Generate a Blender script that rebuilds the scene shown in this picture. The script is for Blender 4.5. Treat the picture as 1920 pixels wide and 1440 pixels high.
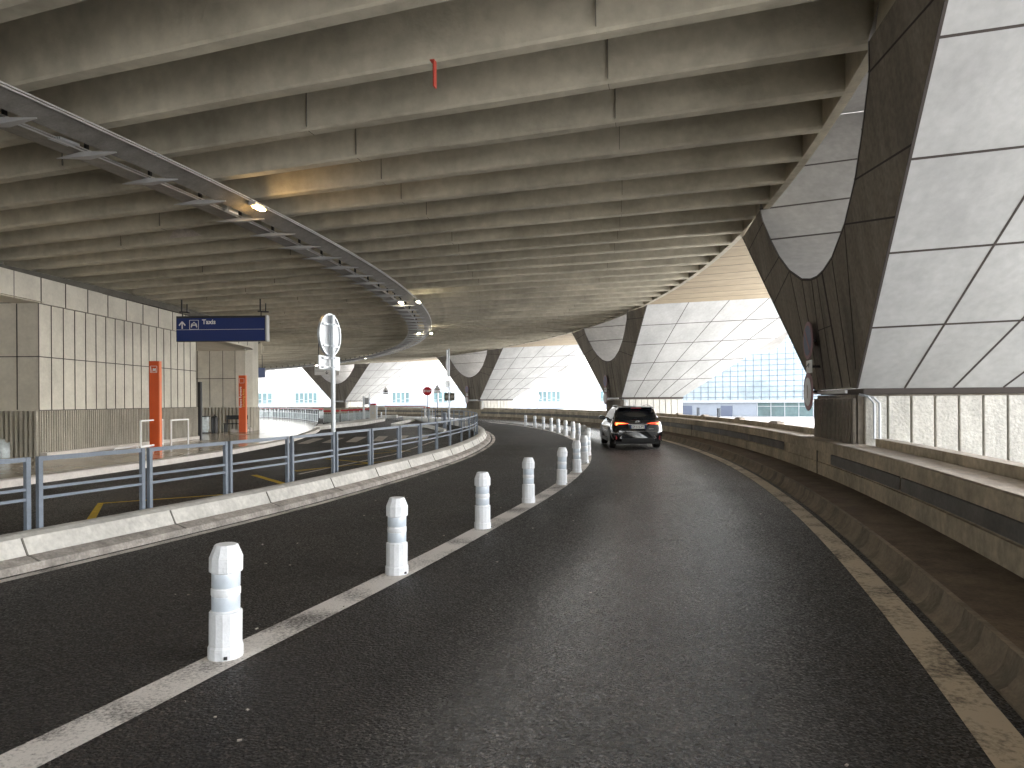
import bpy, bmesh, math, random
from mathutils import Vector, Matrix
random.seed(7)
S = bpy.context.scene
for o in list(bpy.data.objects): bpy.data.objects.remove(o)
PI = math.pi
rad = math.radians

# ------------------------------------------------------------------ camera
H = 1.68; F = 1331.0; CX = 960.0; CY = 752.0; ROLL = 0.006
cd = bpy.data.cameras.new('camera'); cam = bpy.data.objects.new('camera', cd)
S.collection.objects.link(cam); S.camera = cam
cd.sensor_width = 36; cd.lens = 36*F/1920; cd.shift_y = (CY-720)/1920
cd.clip_start = .05; cd.clip_end = 3000
cam.matrix_world = Matrix.Translation((0, 0, H)) @ Matrix.Rotation(PI/2, 4, 'X') @ Matrix.Rotation(-ROLL, 4, 'Z')

# ------------------------------------------------------------------ sky, sun, exposure
w = bpy.data.worlds.new('World'); S.world = w; w.use_nodes = True
nt = w.node_tree; nt.nodes.clear()
sky = nt.nodes.new('ShaderNodeTexSky'); sky.sky_type = 'NISHITA'; sky.sun_disc = False
sky.sun_elevation = rad(48); sky.sun_rotation = rad(75); sky.dust_density = 4; sky.air_density = 1.2
hs = nt.nodes.new('ShaderNodeHueSaturation'); hs.inputs['Saturation'].default_value = .28
bg = nt.nodes.new('ShaderNodeBackground'); bg.inputs['Strength'].default_value = .15
wo = nt.nodes.new('ShaderNodeOutputWorld')
nt.links.new(sky.outputs[0], hs.inputs['Color']); nt.links.new(hs.outputs[0], bg.inputs[0]); nt.links.new(bg.outputs[0], wo.inputs[0])
sd = bpy.data.lights.new('sun', 'SUN'); sd.energy = .8; sd.angle = rad(40); sd.color = (1, .97, .92)
sun = bpy.data.objects.new('sun', sd); S.collection.objects.link(sun)
sun.rotation_euler = (rad(42), 0, rad(105))
S.view_settings.view_transform = 'Standard'; S.view_settings.look = 'None'
S.view_settings.exposure = 3.62; S.view_settings.gamma = 1
S.render.engine = 'CYCLES'
S.cycles.max_bounces = 10; S.cycles.diffuse_bounces = 7; S.cycles.glossy_bounces = 4

# ------------------------------------------------------------------ measuring helpers
def P(px, py, h=0.0):
    """point at height h that the survey of the photo gives"""
    u = px-CX; v = py-CY; ut = u-v*ROLL; vt = v+u*ROLL; t = (H-h)/vt
    return (ut*t, F*t)
def D(px, py, Y):
    u = px-CX; v = py-CY; ut = u-v*ROLL; vt = v+u*ROLL
    return Vector((ut*Y/F, Y, H-vt*Y/F))
C0 = (-80.5, 29.5)
def pol(R, a, z=0.0):
    return Vector((C0[0]+R*math.cos(rad(a)), C0[1]+R*math.sin(rad(a)), z))
def ang(x, y): return math.degrees(math.atan2(y-C0[1], x-C0[0]))
def lerp(tab, a):
    if a <= tab[0][0]: return tab[0][1]
    for (x0, y0), (x1, y1) in zip(tab, tab[1:]):
        if a <= x1: return y0+(y1-y0)*(a-x0)/(x1-x0)
    return tab[-1][1]

# ------------------------------------------------------------------ materials
MATS = {}
def mat(name, col, rough=.6, metal=0, var=0, scale=1.0, stretch=None, bump=0, bscale=40, emit=None, estr=0, spec=.5, coat=0, alpha=None, var2=None, rand=False):
    m = bpy.data.materials.new(name); m.use_nodes = True; n = m.node_tree.nodes; l = m.node_tree.links
    b = n['Principled BSDF']
    b.inputs['Base Color'].default_value = (*col, 1); b.inputs['Roughness'].default_value = rough
    b.inputs['Metallic'].default_value = metal; b.inputs['Specular IOR Level'].default_value = spec
    if coat: b.inputs['Coat Weight'].default_value = coat; b.inputs['Coat Roughness'].default_value = .04
    if emit: b.inputs['Emission Color'].default_value = (*emit, 1); b.inputs['Emission Strength'].default_value = estr
    tc = n.new('ShaderNodeTexCoord')
    if var:
        mp = n.new('ShaderNodeMapping'); mp.inputs['Scale'].default_value = stretch or (1, 1, 1)
        l.new(tc.outputs['Object'], mp.inputs['Vector'])
        if rand:
            oi = n.new('ShaderNodeObjectInfo'); sc_ = n.new('ShaderNodeMath'); sc_.operation = 'MULTIPLY'; sc_.inputs[1].default_value = 60
            l.new(oi.outputs['Random'], sc_.inputs[0]); cx = n.new('ShaderNodeCombineXYZ')
            for k in range(3): l.new(sc_.outputs[0], cx.inputs[k])
            l.new(cx.outputs[0], mp.inputs['Location'])
        n1 = n.new('ShaderNodeTexNoise'); n1.inputs['Scale'].default_value = scale; n1.inputs['Detail'].default_value = 8; n1.inputs['Roughness'].default_value = .62
        l.new(mp.outputs[0], n1.inputs['Vector'])
        n2 = n.new('ShaderNodeTexNoise'); n2.inputs['Scale'].default_value = scale*9; n2.inputs['Detail'].default_value = 5
        l.new(tc.outputs['Object'], n2.inputs['Vector'])
        r = n.new('ShaderNodeMapRange'); r.inputs['From Min'].default_value = .3; r.inputs['From Max'].default_value = .7
        r.inputs['To Min'].default_value = 1-var; r.inputs['To Max'].default_value = 1+var*.7
        l.new(n1.outputs[0], r.inputs['Value'])
        r2 = n.new('ShaderNodeMapRange'); r2.inputs['From Min'].default_value = .3; r2.inputs['From Max'].default_value = .7
        v2 = var*.45 if var2 is None else var2
        r2.inputs['To Min'].default_value = 1-v2; r2.inputs['To Max'].default_value = 1+v2
        l.new(n2.outputs[0], r2.inputs['Value'])
        mu = n.new('ShaderNodeMath'); mu.operation = 'MULTIPLY'; l.new(r.outputs[0], mu.inputs[0]); l.new(r2.outputs[0], mu.inputs[1])
        vm = n.new('ShaderNodeVectorMath'); vm.operation = 'SCALE'; vm.inputs[0].default_value = col
        l.new(mu.outputs[0], vm.inputs['Scale']); l.new(vm.outputs[0], b.inputs['Base Color'])
    if bump:
        nb = n.new('ShaderNodeTexNoise'); nb.inputs['Scale'].default_value = bscale; nb.inputs['Detail'].default_value = 6
        l.new(tc.outputs['Object'], nb.inputs['Vector'])
        bp = n.new('ShaderNodeBump'); bp.inputs['Strength'].default_value = bump; bp.inputs['Distance'].default_value = .02
        l.new(nb.outputs[0], bp.inputs['Height']); l.new(bp.outputs[0], b.inputs['Normal'])
    MATS[name] = m; return m

M_rib = mat('rib_concrete', (.47, .43, .335), .85, var=.34, var2=.12, rand=True, scale=.45, stretch=(.8, 1, .5), bump=.5, bscale=14)
M_ribj = mat('construction_joint', (.13, .12, .10), .9)
M_slab = mat('slab_concrete', (.13, .12, .10), .9, var=.3, scale=.5)  # darkened so the cavity shade between the ribs sits in the colour
M_flank = mat('panel_concrete', (.45, .455, .45), .8, var=.16, rand=True, scale=.9, stretch=(1, 1, .4), bump=.35, bscale=5, var2=.06)
M_pier = mat('pier_concrete', (.25, .22, .18), .85, var=.38, scale=1.3, stretch=(1, 1.4, .22), bump=.4, bscale=12)
M_scoop = mat('scoop_concrete', (.30, .29, .275), .8, var=.2, scale=.6, bump=.3, bscale=8)
M_canopy = mat('lamplit_canopy_concrete', (.34, .275, .18), .8, var=.2, scale=.25, stretch=(1, 4, 1), bump=.3, bscale=10)  # warm lamplight on the soffit is put into this base colour
M_joint = mat('panel_joint', (.06, .05, .045), .9)
M_rough = mat('split_concrete', (.60, .585, .54), .9, var=.3, scale=2.2, stretch=(1, 1, .2), bump=1, bscale=22)
M_wall = mat('parapet_concrete', (.46, .395, .30), .85, var=.45, scale=1.2, stretch=(1, 1, .3), bump=.4, bscale=18)
M_cop = mat('coping_concrete', (.58, .52, .46), .85, var=.25, scale=2, bump=.7, bscale=30)
M_strip = mat('recessed_metal_panel', (.15, .14, .13), .55, metal=.3, var=.4, scale=2.5)
M_inwall = mat('cast_panel_concrete', (.62, .59, .51), .8, var=.14, scale=1.2, bump=.25, bscale=16, var2=.05)
M_cord = mat('corduroy_concrete', (.44, .41, .35), .9, var=.25, scale=3, stretch=(1, 1, .3), bump=.7, bscale=30)
M_barrier = mat('barrier_concrete', (.56, .54, .50), .8, var=.24, var2=.14, scale=1.6, bump=.6, bscale=28)
M_ledge = mat('dirty_barrier_foot', (.33, .30, .27), .85, var=.45, scale=4, bump=.6, bscale=30)
M_cove = mat('cove_kerb_concrete', (.20, .165, .125), .8, var=.5, scale=1.8, bump=.5, bscale=30)
M_dirt = mat('dirt', (.14, .105, .075), .95, var=.4, scale=3, bump=.8, bscale=60)
M_kerb = mat('kerb_stone', (.58, .54, .50), .8, var=.15, scale=3, bump=.3)
M_floor = mat('polished_floor', (.55, .47, .37), .16, var=.15, scale=.5, spec=.7)
M_out = mat('outside_concrete', (.31, .31, .31), .9, var=.1, scale=.2)
M_white = mat('white_plastic', (.80, .82, .85), .5, var=.10, var2=.05, rand=True, scale=6, bump=.12, bscale=60)
M_refl = mat('reflective_band', (.60, .66, .73), .3, spec=.8, var=.08, scale=20)
M_grey = mat('grey_paint', (.16, .19, .235), .45, var=.15, scale=4)
M_galv = mat('galvanised_steel', (.52, .55, .58), .42, metal=.6, var=.12, scale=8)
M_signback = mat('sign_back', (.60, .62, .64), .45, metal=.25, var=.06, scale=3)
M_dark = mat('dark_metal', (.03, .03, .032), .5)
M_black = mat('black_plastic', (.018, .018, .02), .45)
M_tray = mat('tray_metal', (.25, .235, .215), .5, metal=.35, var=.25, scale=4)
M_trayl = mat('tray_rail', (.62, .62, .62), .35, metal=.6)
M_brk = mat('bracket_metal', (.48, .48, .48), .5, metal=.3)
M_blue = mat('sign_blue', (.002, .024, .16), .45)
M_blue2 = mat('sign_blue_grey', (.05, .07, .15), .5)
M_wt = mat('white_lettering', (.85, .85, .85), .5)
M_bk = mat('black_lettering', (.02, .02, .02), .5)
M_or = mat('orange_panel', (.72, .10, .012), .45, var=.05, scale=2)
M_or2 = mat('orange_side', (.80, .19, .06), .45)
M_ory = mat('yellow_lettering', (.85, .55, .12), .5)
M_red = mat('red_sign', (.50, .012, .025), .4)
M_redp = mat('red_plastic', (.42, .02, .03), .4)
M_rust = mat('red_oxide', (.42, .05, .03), .6, var=.2, scale=6)
M_yel = mat('yellow_paint', (.55, .38, .02), .7, var=.3, scale=8)
M_glassb = mat('blue_glass', (.36, .43, .46), .15, var=.3, scale=.12, stretch=(1, 1, 2.5), spec=.8)
M_glass = mat('teal_glass', (.09, .15, .155), .15, var=.3, scale=.4, spec=.8)
M_bwhite = mat('white_cladding', (.42, .44, .45), .6)
M_bblue = mat('pale_blue_cladding', (.28, .31, .35), .6, var=.06, scale=.5)
M_mull = mat('mullion', (.14, .17, .20), .5)
M_door = mat('glass_door', (.42, .48, .36), .15, var=.1, scale=1)
M_lamp = mat('lit_warm_lens', (1, .8, .5), .4, emit=(1, .58, .18), estr=9)
M_lampw = mat('lit_pale_lens', (1, .95, .8), .4, emit=(1, .88, .62), estr=9)
M_lampo = mat('unlit_lens', (.8, .8, .76), .3)
M_cream = mat('kiosk_cream', (.55, .52, .46), .5)
M_bag = mat('clear_bag', (.62, .68, .70), .25, var=.3, scale=8)
M_carp = mat('black_car_paint', (.006, .007, .010), .12, coat=1, spec=.6)
M_carg = mat('tinted_glass', (.012, .014, .016), .04, spec=.8)
M_tyre = mat('tyre_rubber', (.012, .012, .012), .85)
M_rim = mat('alloy', (.3, .3, .31), .3, metal=.8)
M_chrome = mat('bright_trim', (.7, .7, .72), .2, metal=.9)
M_tail = mat('lit_tail_lamp', (.6, .02, .01), .3, emit=(1, .06, .02), estr=.16)
M_tail2 = mat('lit_tail_core', (1, .3, .1), .3, emit=(1, .25, .06), estr=.55)
M_silver = mat('silver_car_paint', (.42, .43, .45), .25, metal=.4, coat=.6)
M_figr = mat('faded_red', (.42, .25, .27), .6)
M_figb = mat('faded_blue', (.22, .25, .36), .6)
M_plate = mat('plate_white', (.78, .78, .76), .4)
M_water = mat('water_stain', (.14, .125, .11), .55, var=.3, scale=4)

def paint(name, col, wear=.5, scale=30):
    """worn road paint: chips let the dark asphalt show"""
    m = bpy.data.materials.new(name); m.use_nodes = True; n = m.node_tree.nodes; l = m.node_tree.links
    b = n['Principled BSDF']; b.inputs['Roughness'].default_value = .75
    tc = n.new('ShaderNodeTexCoord')
    a = n.new('ShaderNodeTexNoise'); a.inputs['Scale'].default_value = scale; a.inputs['Detail'].default_value = 8; a.inputs['Roughness'].default_value = .7
    c = n.new('ShaderNodeTexNoise'); c.inputs['Scale'].default_value = 1.5; c.inputs['Detail'].default_value = 6
    l.new(tc.outputs['Object'], a.inputs[0]); l.new(tc.outputs['Object'], c.inputs[0])
    ad = n.new('ShaderNodeMath'); ad.operation = 'ADD'; l.new(a.outputs[0], ad.inputs[0]); l.new(c.outputs[0], ad.inputs[1])
    r = n.new('ShaderNodeValToRGB'); r.color_ramp.elements[0].position = .30+wear*.18; r.color_ramp.elements[1].position = .44+wear*.18
    dv = n.new('ShaderNodeMath'); dv.operation = 'MULTIPLY'; dv.inputs[1].default_value = .5; l.new(ad.outputs[0], dv.inputs[0]); l.new(dv.outputs[0], r.inputs[0])
    r.color_ramp.elements[0].color = (.05, .043, .038, 1); r.color_ramp.elements[1].color = (*col, 1)
    l.new(r.outputs[0], b.inputs['Base Color'])
    bp = n.new('ShaderNodeBump'); bp.inputs['Strength'].default_value = .5; bp.inputs['Distance'].default_value = .01
    l.new(a.outputs[0], bp.inputs['Height']); l.new(bp.outputs[0], b.inputs['Normal'])
    return m
M_line = paint('worn_white_line', (.66, .62, .58), .46, 42)
M_lined = paint('dirty_white_line', (.50, .43, .34), .40, 20)
M_zebra = paint('zebra_paint', (.42, .38, .34), .2)

def asphalt(name, base, worn, R0, half, rough0=.62, rough1=.36):
    m = bpy.data.materials.new(name); m.use_nodes = True; n = m.node_tree.nodes; l = m.node_tree.links
    b = n['Principled BSDF']; b.inputs['Specular IOR Level'].default_value = .5
    g = n.new('ShaderNodeNewGeometry')
    sub = n.new('ShaderNodeVectorMath'); sub.operation = 'SUBTRACT'; sub.inputs[1].default_value = (C0[0], C0[1], 0)
    l.new(g.outputs['Position'], sub.inputs[0])
    ln = n.new('ShaderNodeVectorMath'); ln.operation = 'LENGTH'; l.new(sub.outputs[0], ln.inputs[0])
    wn = n.new('ShaderNodeTexNoise'); wn.inputs['Scale'].default_value = .25; l.new(g.outputs['Position'], wn.inputs[0])
    wa = n.new('ShaderNodeMath'); wa.operation = 'MULTIPLY_ADD'; wa.inputs[1].default_value = .8; wa.inputs[2].default_value = -R0-.4
    l.new(wn.outputs[0], wa.inputs[0])
    s = n.new('ShaderNodeMath'); s.operation = 'ADD'; l.new(ln.outputs['Value'], s.inputs[0]); l.new(wa.outputs[0], s.inputs[1])
    ab = n.new('ShaderNodeMath'); ab.operation = 'ABSOLUTE'; l.new(s.outputs[0], ab.inputs[0])
    band = n.new('ShaderNodeMapRange'); band.interpolation_type = 'SMOOTHSTEP'
    band.inputs['From Min'].default_value = half; band.inputs['From Max'].default_value = half*.3
    l.new(ab.outputs[0], band.inputs['Value'])
    agg = n.new('ShaderNodeTexVoronoi'); agg.inputs['Scale'].default_value = 75; l.new(g.outputs['Position'], agg.inputs['Vector'])
    sep = n.new('ShaderNodeSeparateColor'); l.new(agg.outputs['Color'], sep.inputs[0])
    rr = n.new('ShaderNodeValToRGB'); rr.color_ramp.elements[0].position = .2; rr.color_ramp.elements[0].color = (.45, .43, .41, 1)
    rr.color_ramp.elements[1].position = .97; rr.color_ramp.elements[1].color = (4.2, 4.0, 3.8, 1); e = rr.color_ramp.elements.new(.82); e.color = (1.05, 1.02, 1, 1)
    l.new(sep.outputs[0], rr.inputs[0])
    big = n.new('ShaderNodeTexNoise'); big.inputs['Scale'].default_value = .7; big.inputs['Detail'].default_value = 7; l.new(g.outputs['Position'], big.inputs[0])
    bm_ = n.new('ShaderNodeMapRange'); bm_.inputs['From Min'].default_value = .3; bm_.inputs['From Max'].default_value = .7; bm_.inputs['To Min'].default_value = .72; bm_.inputs['To Max'].default_value = 1.3
    l.new(big.outputs[0], bm_.inputs['Value'])
    mx = n.new('ShaderNodeMix'); mx.data_type = 'RGBA'; mx.inputs['A'].default_value = (*base, 1); mx.inputs['B'].default_value = (*worn, 1)
    l.new(band.outputs[0], mx.inputs['Factor'])
    v1 = n.new('ShaderNodeVectorMath'); v1.operation = 'MULTIPLY'; l.new(mx.outputs['Result'], v1.inputs[0]); l.new(rr.outputs[0], v1.inputs[1])
    v2 = n.new('ShaderNodeVectorMath'); v2.operation = 'SCALE'; l.new(v1.outputs[0], v2.inputs[0]); l.new(bm_.outputs[0], v2.inputs['Scale'])
    l.new(v2.outputs[0], b.inputs['Base Color'])
    sx = n.new('ShaderNodeSeparateXYZ'); l.new(sub.outputs[0], sx.inputs[0])
    at = n.new('ShaderNodeMath'); at.operation = 'ARCTAN2'; l.new(sx.outputs[1], at.inputs[0]); l.new(sx.outputs[0], at.inputs[1])
    am = n.new('ShaderNodeMath'); am.operation = 'MULTIPLY'; am.inputs[1].default_value = 9; l.new(at.outputs[0], am.inputs[0])
    cv_ = n.new('ShaderNodeCombineXYZ'); l.new(ln.outputs['Value'], cv_.inputs[0]); l.new(am.outputs[0], cv_.inputs[1])
    sn = n.new('ShaderNodeTexNoise'); sn.inputs['Scale'].default_value = 1.3; sn.inputs['Detail'].default_value = 6; l.new(cv_.outputs[0], sn.inputs[0])
    sr = n.new('ShaderNodeMapRange'); sr.inputs['From Min'].default_value = .3; sr.inputs['From Max'].default_value = .7; sr.inputs['To Min'].default_value = .6; sr.inputs['To Max'].default_value = 1.4
    l.new(sn.outputs[0], sr.inputs['Value']); v3 = n.new('ShaderNodeVectorMath'); v3.operation = 'SCALE'; l.new(v2.outputs[0], v3.inputs[0]); l.new(sr.outputs[0], v3.inputs['Scale'])
    l.new(v3.outputs[0], b.inputs['Base Color'])
    rg = n.new('ShaderNodeMapRange'); rg.inputs['To Min'].default_value = rough0; rg.inputs['To Max'].default_value = rough1
    l.new(band.outputs[0], rg.inputs['Value'])
    rn = n.new('ShaderNodeMath'); rn.operation = 'MULTIPLY'; l.new(rg.outputs[0], rn.inputs[0])
    rm = n.new('ShaderNodeMapRange'); rm.inputs['To Min'].default_value = .8; rm.inputs['To Max'].default_value = 1.25; l.new(big.outputs[0], rm.inputs['Value'])
    l.new(rm.outputs[0], rn.inputs[1])
    gr = n.new('ShaderNodeMapRange'); gr.inputs['To Min'].default_value = .6; gr.inputs['To Max'].default_value = 1.45; l.new(sep.outputs[1], gr.inputs['Value'])
    rn2 = n.new('ShaderNodeMath'); rn2.operation = 'MULTIPLY'; rn2.use_clamp = True; l.new(rn.outputs[0], rn2.inputs[0]); l.new(gr.outputs[0], rn2.inputs[1]); l.new(rn2.outputs[0], b.inputs['Roughness'])
    bn = n.new('ShaderNodeTexNoise'); bn.inputs['Scale'].default_value = 48; bn.inputs['Detail'].default_value = 6; l.new(g.outputs['Position'], bn.inputs[0])
    bp = n.new('ShaderNodeBump'); bp.inputs['Strength'].default_value = 1; bp.inputs['Distance'].default_value = .022
    l.new(bn.outputs[0], bp.inputs['Height']); l.new(bp.outputs[0], b.inputs['Normal'])
    return m
M_asph = asphalt('asphalt_road', (.0165, .014, .0125), (.062, .061, .062), 84.95, 1.45, .62, .27)  # paler lane band: real wear plus the road sheen painted into the colour
M_asph2 = asphalt('asphalt_taxi_road', (.010, .0085, .0078), (.013, .011, .010), 75, 2, .6, .5)

# ------------------------------------------------------------------ mesh helpers
class MB:
    def __init__(s): s.v = []; s.f = []
    def quad(s, *p):
        i = len(s.v); s.v += [tuple(q) for q in p]; s.f.append(tuple(range(i, i+len(p)))); return s
    def box(s, c, d, ax=0.0, tilt=None):
        """box centred at c, size d, turned by ax (radians) about z"""
        c = Vector(c); m = Matrix.Rotation(ax, 3, 'Z')
        if tilt is not None: m = m @ tilt
        i = len(s.v)
        for z in (-.5, .5):
            for x, y in ((-.5, -.5), (.5, -.5), (.5, .5), (-.5, .5)):
                s.v.append(tuple(c+m @ Vector((x*d[0], y*d[1], z*d[2]))))
        for q in ((3, 2, 1, 0), (4, 5, 6, 7), (0, 1, 5, 4), (1, 2, 6, 5), (2, 3, 7, 6), (3, 0, 4, 7)): s.f.append(tuple(i+k for k in q))
        return s
    def bar(s, a, b, w, h=None, up=Vector((0, 0, 1))):
        a = Vector(a); b = Vector(b); h = h or w; d = (b-a).normalized()
        if abs(d.dot(up)) > .97: up = Vector((1, 0, 0))
        x = d.cross(up).normalized()*w/2; y = x.cross(d).normalized()*h/2
        i = len(s.v)
        for q in (a, b):
            for k in (-x-y, x-y, x+y, -x+y): s.v.append(tuple(q+k))
        for q in ((3, 2, 1, 0), (4, 5, 6, 7), (0, 1, 5, 4), (1, 2, 6, 5), (2, 3, 7, 6), (3, 0, 4, 7)): s.f.append(tuple(i+k for k in q))
        return s
    def tube(s, pts, r, n=10, closed=True):
        pts = [Vector(p) for p in pts]; rs = r if isinstance(r, (list, tuple)) else [r]*len(pts); rings = []
        for k, p in enumerate(pts):
            d = (pts[min(k+1, len(pts)-1)]-pts[max(k-1, 0)]).normalized()
            up = Vector((0, 0, 1)) if abs(d.z) < .95 else Vector((1, 0, 0))
            x = d.cross(up).normalized(); y = x.cross(d).normalized(); ring = []
            for j in range(n):
                a = 2*PI*j/n; ring.append(len(s.v)); s.v.append(tuple(p+(x*math.cos(a)+y*math.sin(a))*rs[k]))
            rings.append(ring)
        for a, b in zip(rings, rings[1:]):
            for j in range(n): s.f.append((a[j], a[(j+1) % n], b[(j+1) % n], b[j]))
        if closed: s.f.append(tuple(reversed(rings[0]))); s.f.append(tuple(rings[-1]))
        return s
    def lathe(s, prof, n=16, c=(0, 0, 0)):
        rings = []
        for r, z in prof:
            ring = []
            for j in range(n):
                a = 2*PI*(j+.5)/n; ring.append(len(s.v)); s.v.append((c[0]+r*math.cos(a), c[1]+r*math.sin(a), c[2]+z))
            rings.append(ring)
        for a, b in zip(rings, rings[1:]):
            for j in range(n): s.f.append((a[j], a[(j+1) % n], b[(j+1) % n], b[j]))
        s.f.append(tuple(reversed(rings[0]))); s.f.append(tuple(rings[-1])); return s
    def prism(s, pts, o, ux, uy, t):
        """extrude 2D polygon pts in frame o,ux,uy by thickness t along ux x uy"""
        o = Vector(o); ux = Vector(ux); uy = Vector(uy); nn = ux.cross(uy).normalized()*t; i = len(s.v); k = len(pts)
        for x, y in pts: s.v.append(tuple(o+ux*x+uy*y))
        for x, y in pts: s.v.append(tuple(o+ux*x+uy*y+nn))
        s.f.append(tuple(reversed(range(i, i+k)))); s.f.append(tuple(range(i+k, i+2*k)))
        for j in range(k): s.f.append((i+j, i+(j+1) % k, i+k+(j+1) % k, i+k+j))
        return s
    def sweep(s, path, close=True):
        """loft a list of equal-length point rings"""
        rows = []
        for ring in path:
            rows.append(list(range(len(s.v), len(s.v)+len(ring)))); s.v += [tuple(p) for p in ring]
        k = len(rows[0])
        for a, b in zip(rows, rows[1:]):
            for j in range(k if close else k-1): s.f.append((a[j], a[(j+1) % k], b[(j+1) % k], b[j]))
        if close: s.f.append(tuple(reversed(rows[0]))); s.f.append(tuple(rows[-1]))
        return s
    def build(s, name, m, parent=None, smooth=False, loc=None, bevel=0):
        me = bpy.data.meshes.new(name); me.from_pydata(s.v, [], s.f); me.update()
        bmm = bmesh.new(); bmm.from_mesh(me); bmesh.ops.recalc_face_normals(bmm, faces=bmm.faces)
        if bevel: bmesh.ops.bevel(bmm, geom=[e for e in bmm.edges if len(e.link_faces) == 2 and e.calc_face_angle(0) > .5], offset=bevel, segments=2, affect='EDGES', profile=.5)
        bmm.to_mesh(me); bmm.free()
        me.materials.append(m)
        if smooth:
            for p in me.polygons: p.use_smooth = True
            try: me.set_sharp_from_angle(angle=rad(35))
            except Exception: pass
        o = bpy.data.objects.new(name, me); S.collection.objects.link(o)
        if parent: o.parent = parent
        if loc: o.location = loc
        return o
def tag(o, label, cat, group=None):
    o['label'] = label; o['category'] = cat
    if group: o['group'] = group
    return o
def empty(name, label, cat, loc=(0, 0, 0), rz=0, group=None):
    o = bpy.data.objects.new(name, None); S.collection.objects.link(o); o.location = loc; o.rotation_euler = (0, 0, rz)
    return tag(o, label, cat, group)
def struct(o): o['kind'] = 'structure'; return o
def dup(root, loc, rz, label=None):
    r = root.copy(); S.collection.objects.link(r); r.location = loc; r.rotation_euler = (0, 0, rz)
    if label: r['label'] = label
    for ch in list(root.children):
        c = ch.copy(); S.collection.objects.link(c); c.parent = r
        for g in list(ch.children):
            d = g.copy(); S.collection.objects.link(d); d.parent = c
    return r
def text(s, size, o, ux, uy, m, name, parent, align='CENTER', depth=.002, bold=0.0, xs=1.0):
    """lettering as a mesh lying in the plane o, ux, uy"""
    cu = bpy.data.curves.new(name, 'FONT'); cu.body = s; cu.size = size; cu.align_x = align; cu.align_y = 'CENTER'; cu.extrude = depth; cu.offset = bold
    cu.resolution_u = 3
    t = bpy.data.objects.new('tmp', cu); S.collection.objects.link(t)
    dg = bpy.context.evaluated_depsgraph_get(); me = bpy.data.meshes.new_from_object(t.evaluated_get(dg)); bpy.data.objects.remove(t)
    ux = Vector(ux).normalized(); uy = Vector(uy).normalized(); uz = ux.cross(uy)
    mt = Matrix(((ux.x*xs, uy.x, uz.x, o[0]), (ux.y*xs, uy.y, uz.y, o[1]), (ux.z*xs, uy.z, uz.z, o[2]), (0, 0, 0, 1)))
    me.transform(mt); me.materials.clear(); me.materials.append(m)
    ob = bpy.data.objects.new(name, me); S.collection.objects.link(ob); ob.parent = parent
    return ob
def ring(mb, prof, a0, a1, n, off=lambda a: 0.0, close=False):
    """sweep profile [(R,z)..] around the building centre"""
    rows = []
    for k in range(n+1):
        a = a0+(a1-a0)*k/n; rows.append([pol(R+off(a), a, z) for R, z in prof])
    mb.sweep(rows, close); return mb
def circ(r, n=32, sx=1, a0=0): return [(r*math.cos(2*PI*k/n+a0)*sx, r*math.sin(2*PI*k/n+a0)) for k in range(n)]

# ------------------------------------------------------------------ ground and roads
g = MB(); g.quad((-900, -900, -.06), (900, -900, -.06), (900, 900, -.06), (-900, 900, -.06)); struct(g.build('ground', M_out))
struct(ring(MB(), [(66, -.03), (78.9, -.03)], -60, 95, 160).build('taxi_road', M_asph2))
struct(ring(MB(), [(78.2, 0), (87.3, 0)], -60, 95, 320).build('road', M_asph))
BOFF = [(-30, -.75), (-17, -.62), (-13, -.3), (-6, 0), (0, .1), (95, .1)]
boff = lambda a: lerp(BOFF, a)
LINE = [(-60, 82.3), (-17.5, 82.44), (-14, 82.62), (-10.6, 82.9), (-7.3, 83.1), (-3, 83.2), (12, 83.22), (95, 83.2)]
lo_ = lambda a: lerp(LINE, a)-83
struct(ring(MB(), [(82.86, .004), (83.14, .004)], -45, 19, 200, lo_).build('centre_line', M_line))
struct(ring(MB(), [(86.76, .004), (86.99, .004)], -60, 60, 300).build('edge_line', M_lined))
struct(ring(MB(), [(79.55, .004), (79.67, .004)], -50, 40, 260, boff).build('inner_edge_line', M_line))
m_ = MB()
for a in (20.5, 23.5, 26.5): ring(m_, [(82.3, .004), (82.45, .004)], a, a+1.6, 6)
struct(m_.build('dash_line', M_line))
# water marks along the joints of the tyre track
m_ = MB()
for k in range(260):
    a = random.uniform(-24, 14); R = random.choice([random.uniform(79.8, 86.6), random.gauss(lo_(a)+83, .5), random.gauss(81, .8)]); p = pol(R, a, .006); s = random.uniform(.005, .017)
    m_.box(p, (s*random.uniform(1, 2.2), s, .006), random.uniform(0, 3))
o = m_.build('road_grit', mat('grit', (.45, .40, .35), .8)); o['kind'] = 'stuff'; tag(o, 'pale grit and paint chips scattered over the asphalt', 'grit'); o['kind'] = 'stuff'

# kerbed walkway beside the building
KE = [(-60, 71.8), (-12, 71.75), (-5, 71.5), (0, 71.1), (5, 70.5), (10.5, 70.2)]
rows = []
wk = MB(); rows = []
for k in range(60):
    a = -60+70.5*k/59; R = lerp(KE, a)-.3; rows.append([pol(56, a, .12), pol(R, a, .12)])
wk.sweep(rows, False)
E1 = pol(69.9, 10.5, .12)
pa = [E1, Vector((*P(596, 795), .12)), Vector((*P(560, 789.5), .12)), Vector((*P(513, 785), .12)), Vector((*P(440, 784), .12)), Vector((-48, 82, .12)), pol(56, 10.5, .12)]
i = len(wk.v); wk.v += [tuple(p) for p in pa]; wk.f.append(tuple(range(i, i+len(pa))))
struct(wk.build('walkway', M_floor))
kb = MB(); rows = []
for k in range(90):
    a = -60+70.5*k/89; R = lerp(KE, a); rows.append([pol(R, a, -.03), pol(R-.02, a, .10), pol(R-.04, a, .125), pol(R-.32, a, .125), pol(R-.32, a, 0)])
kb.sweep(rows, True)
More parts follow.
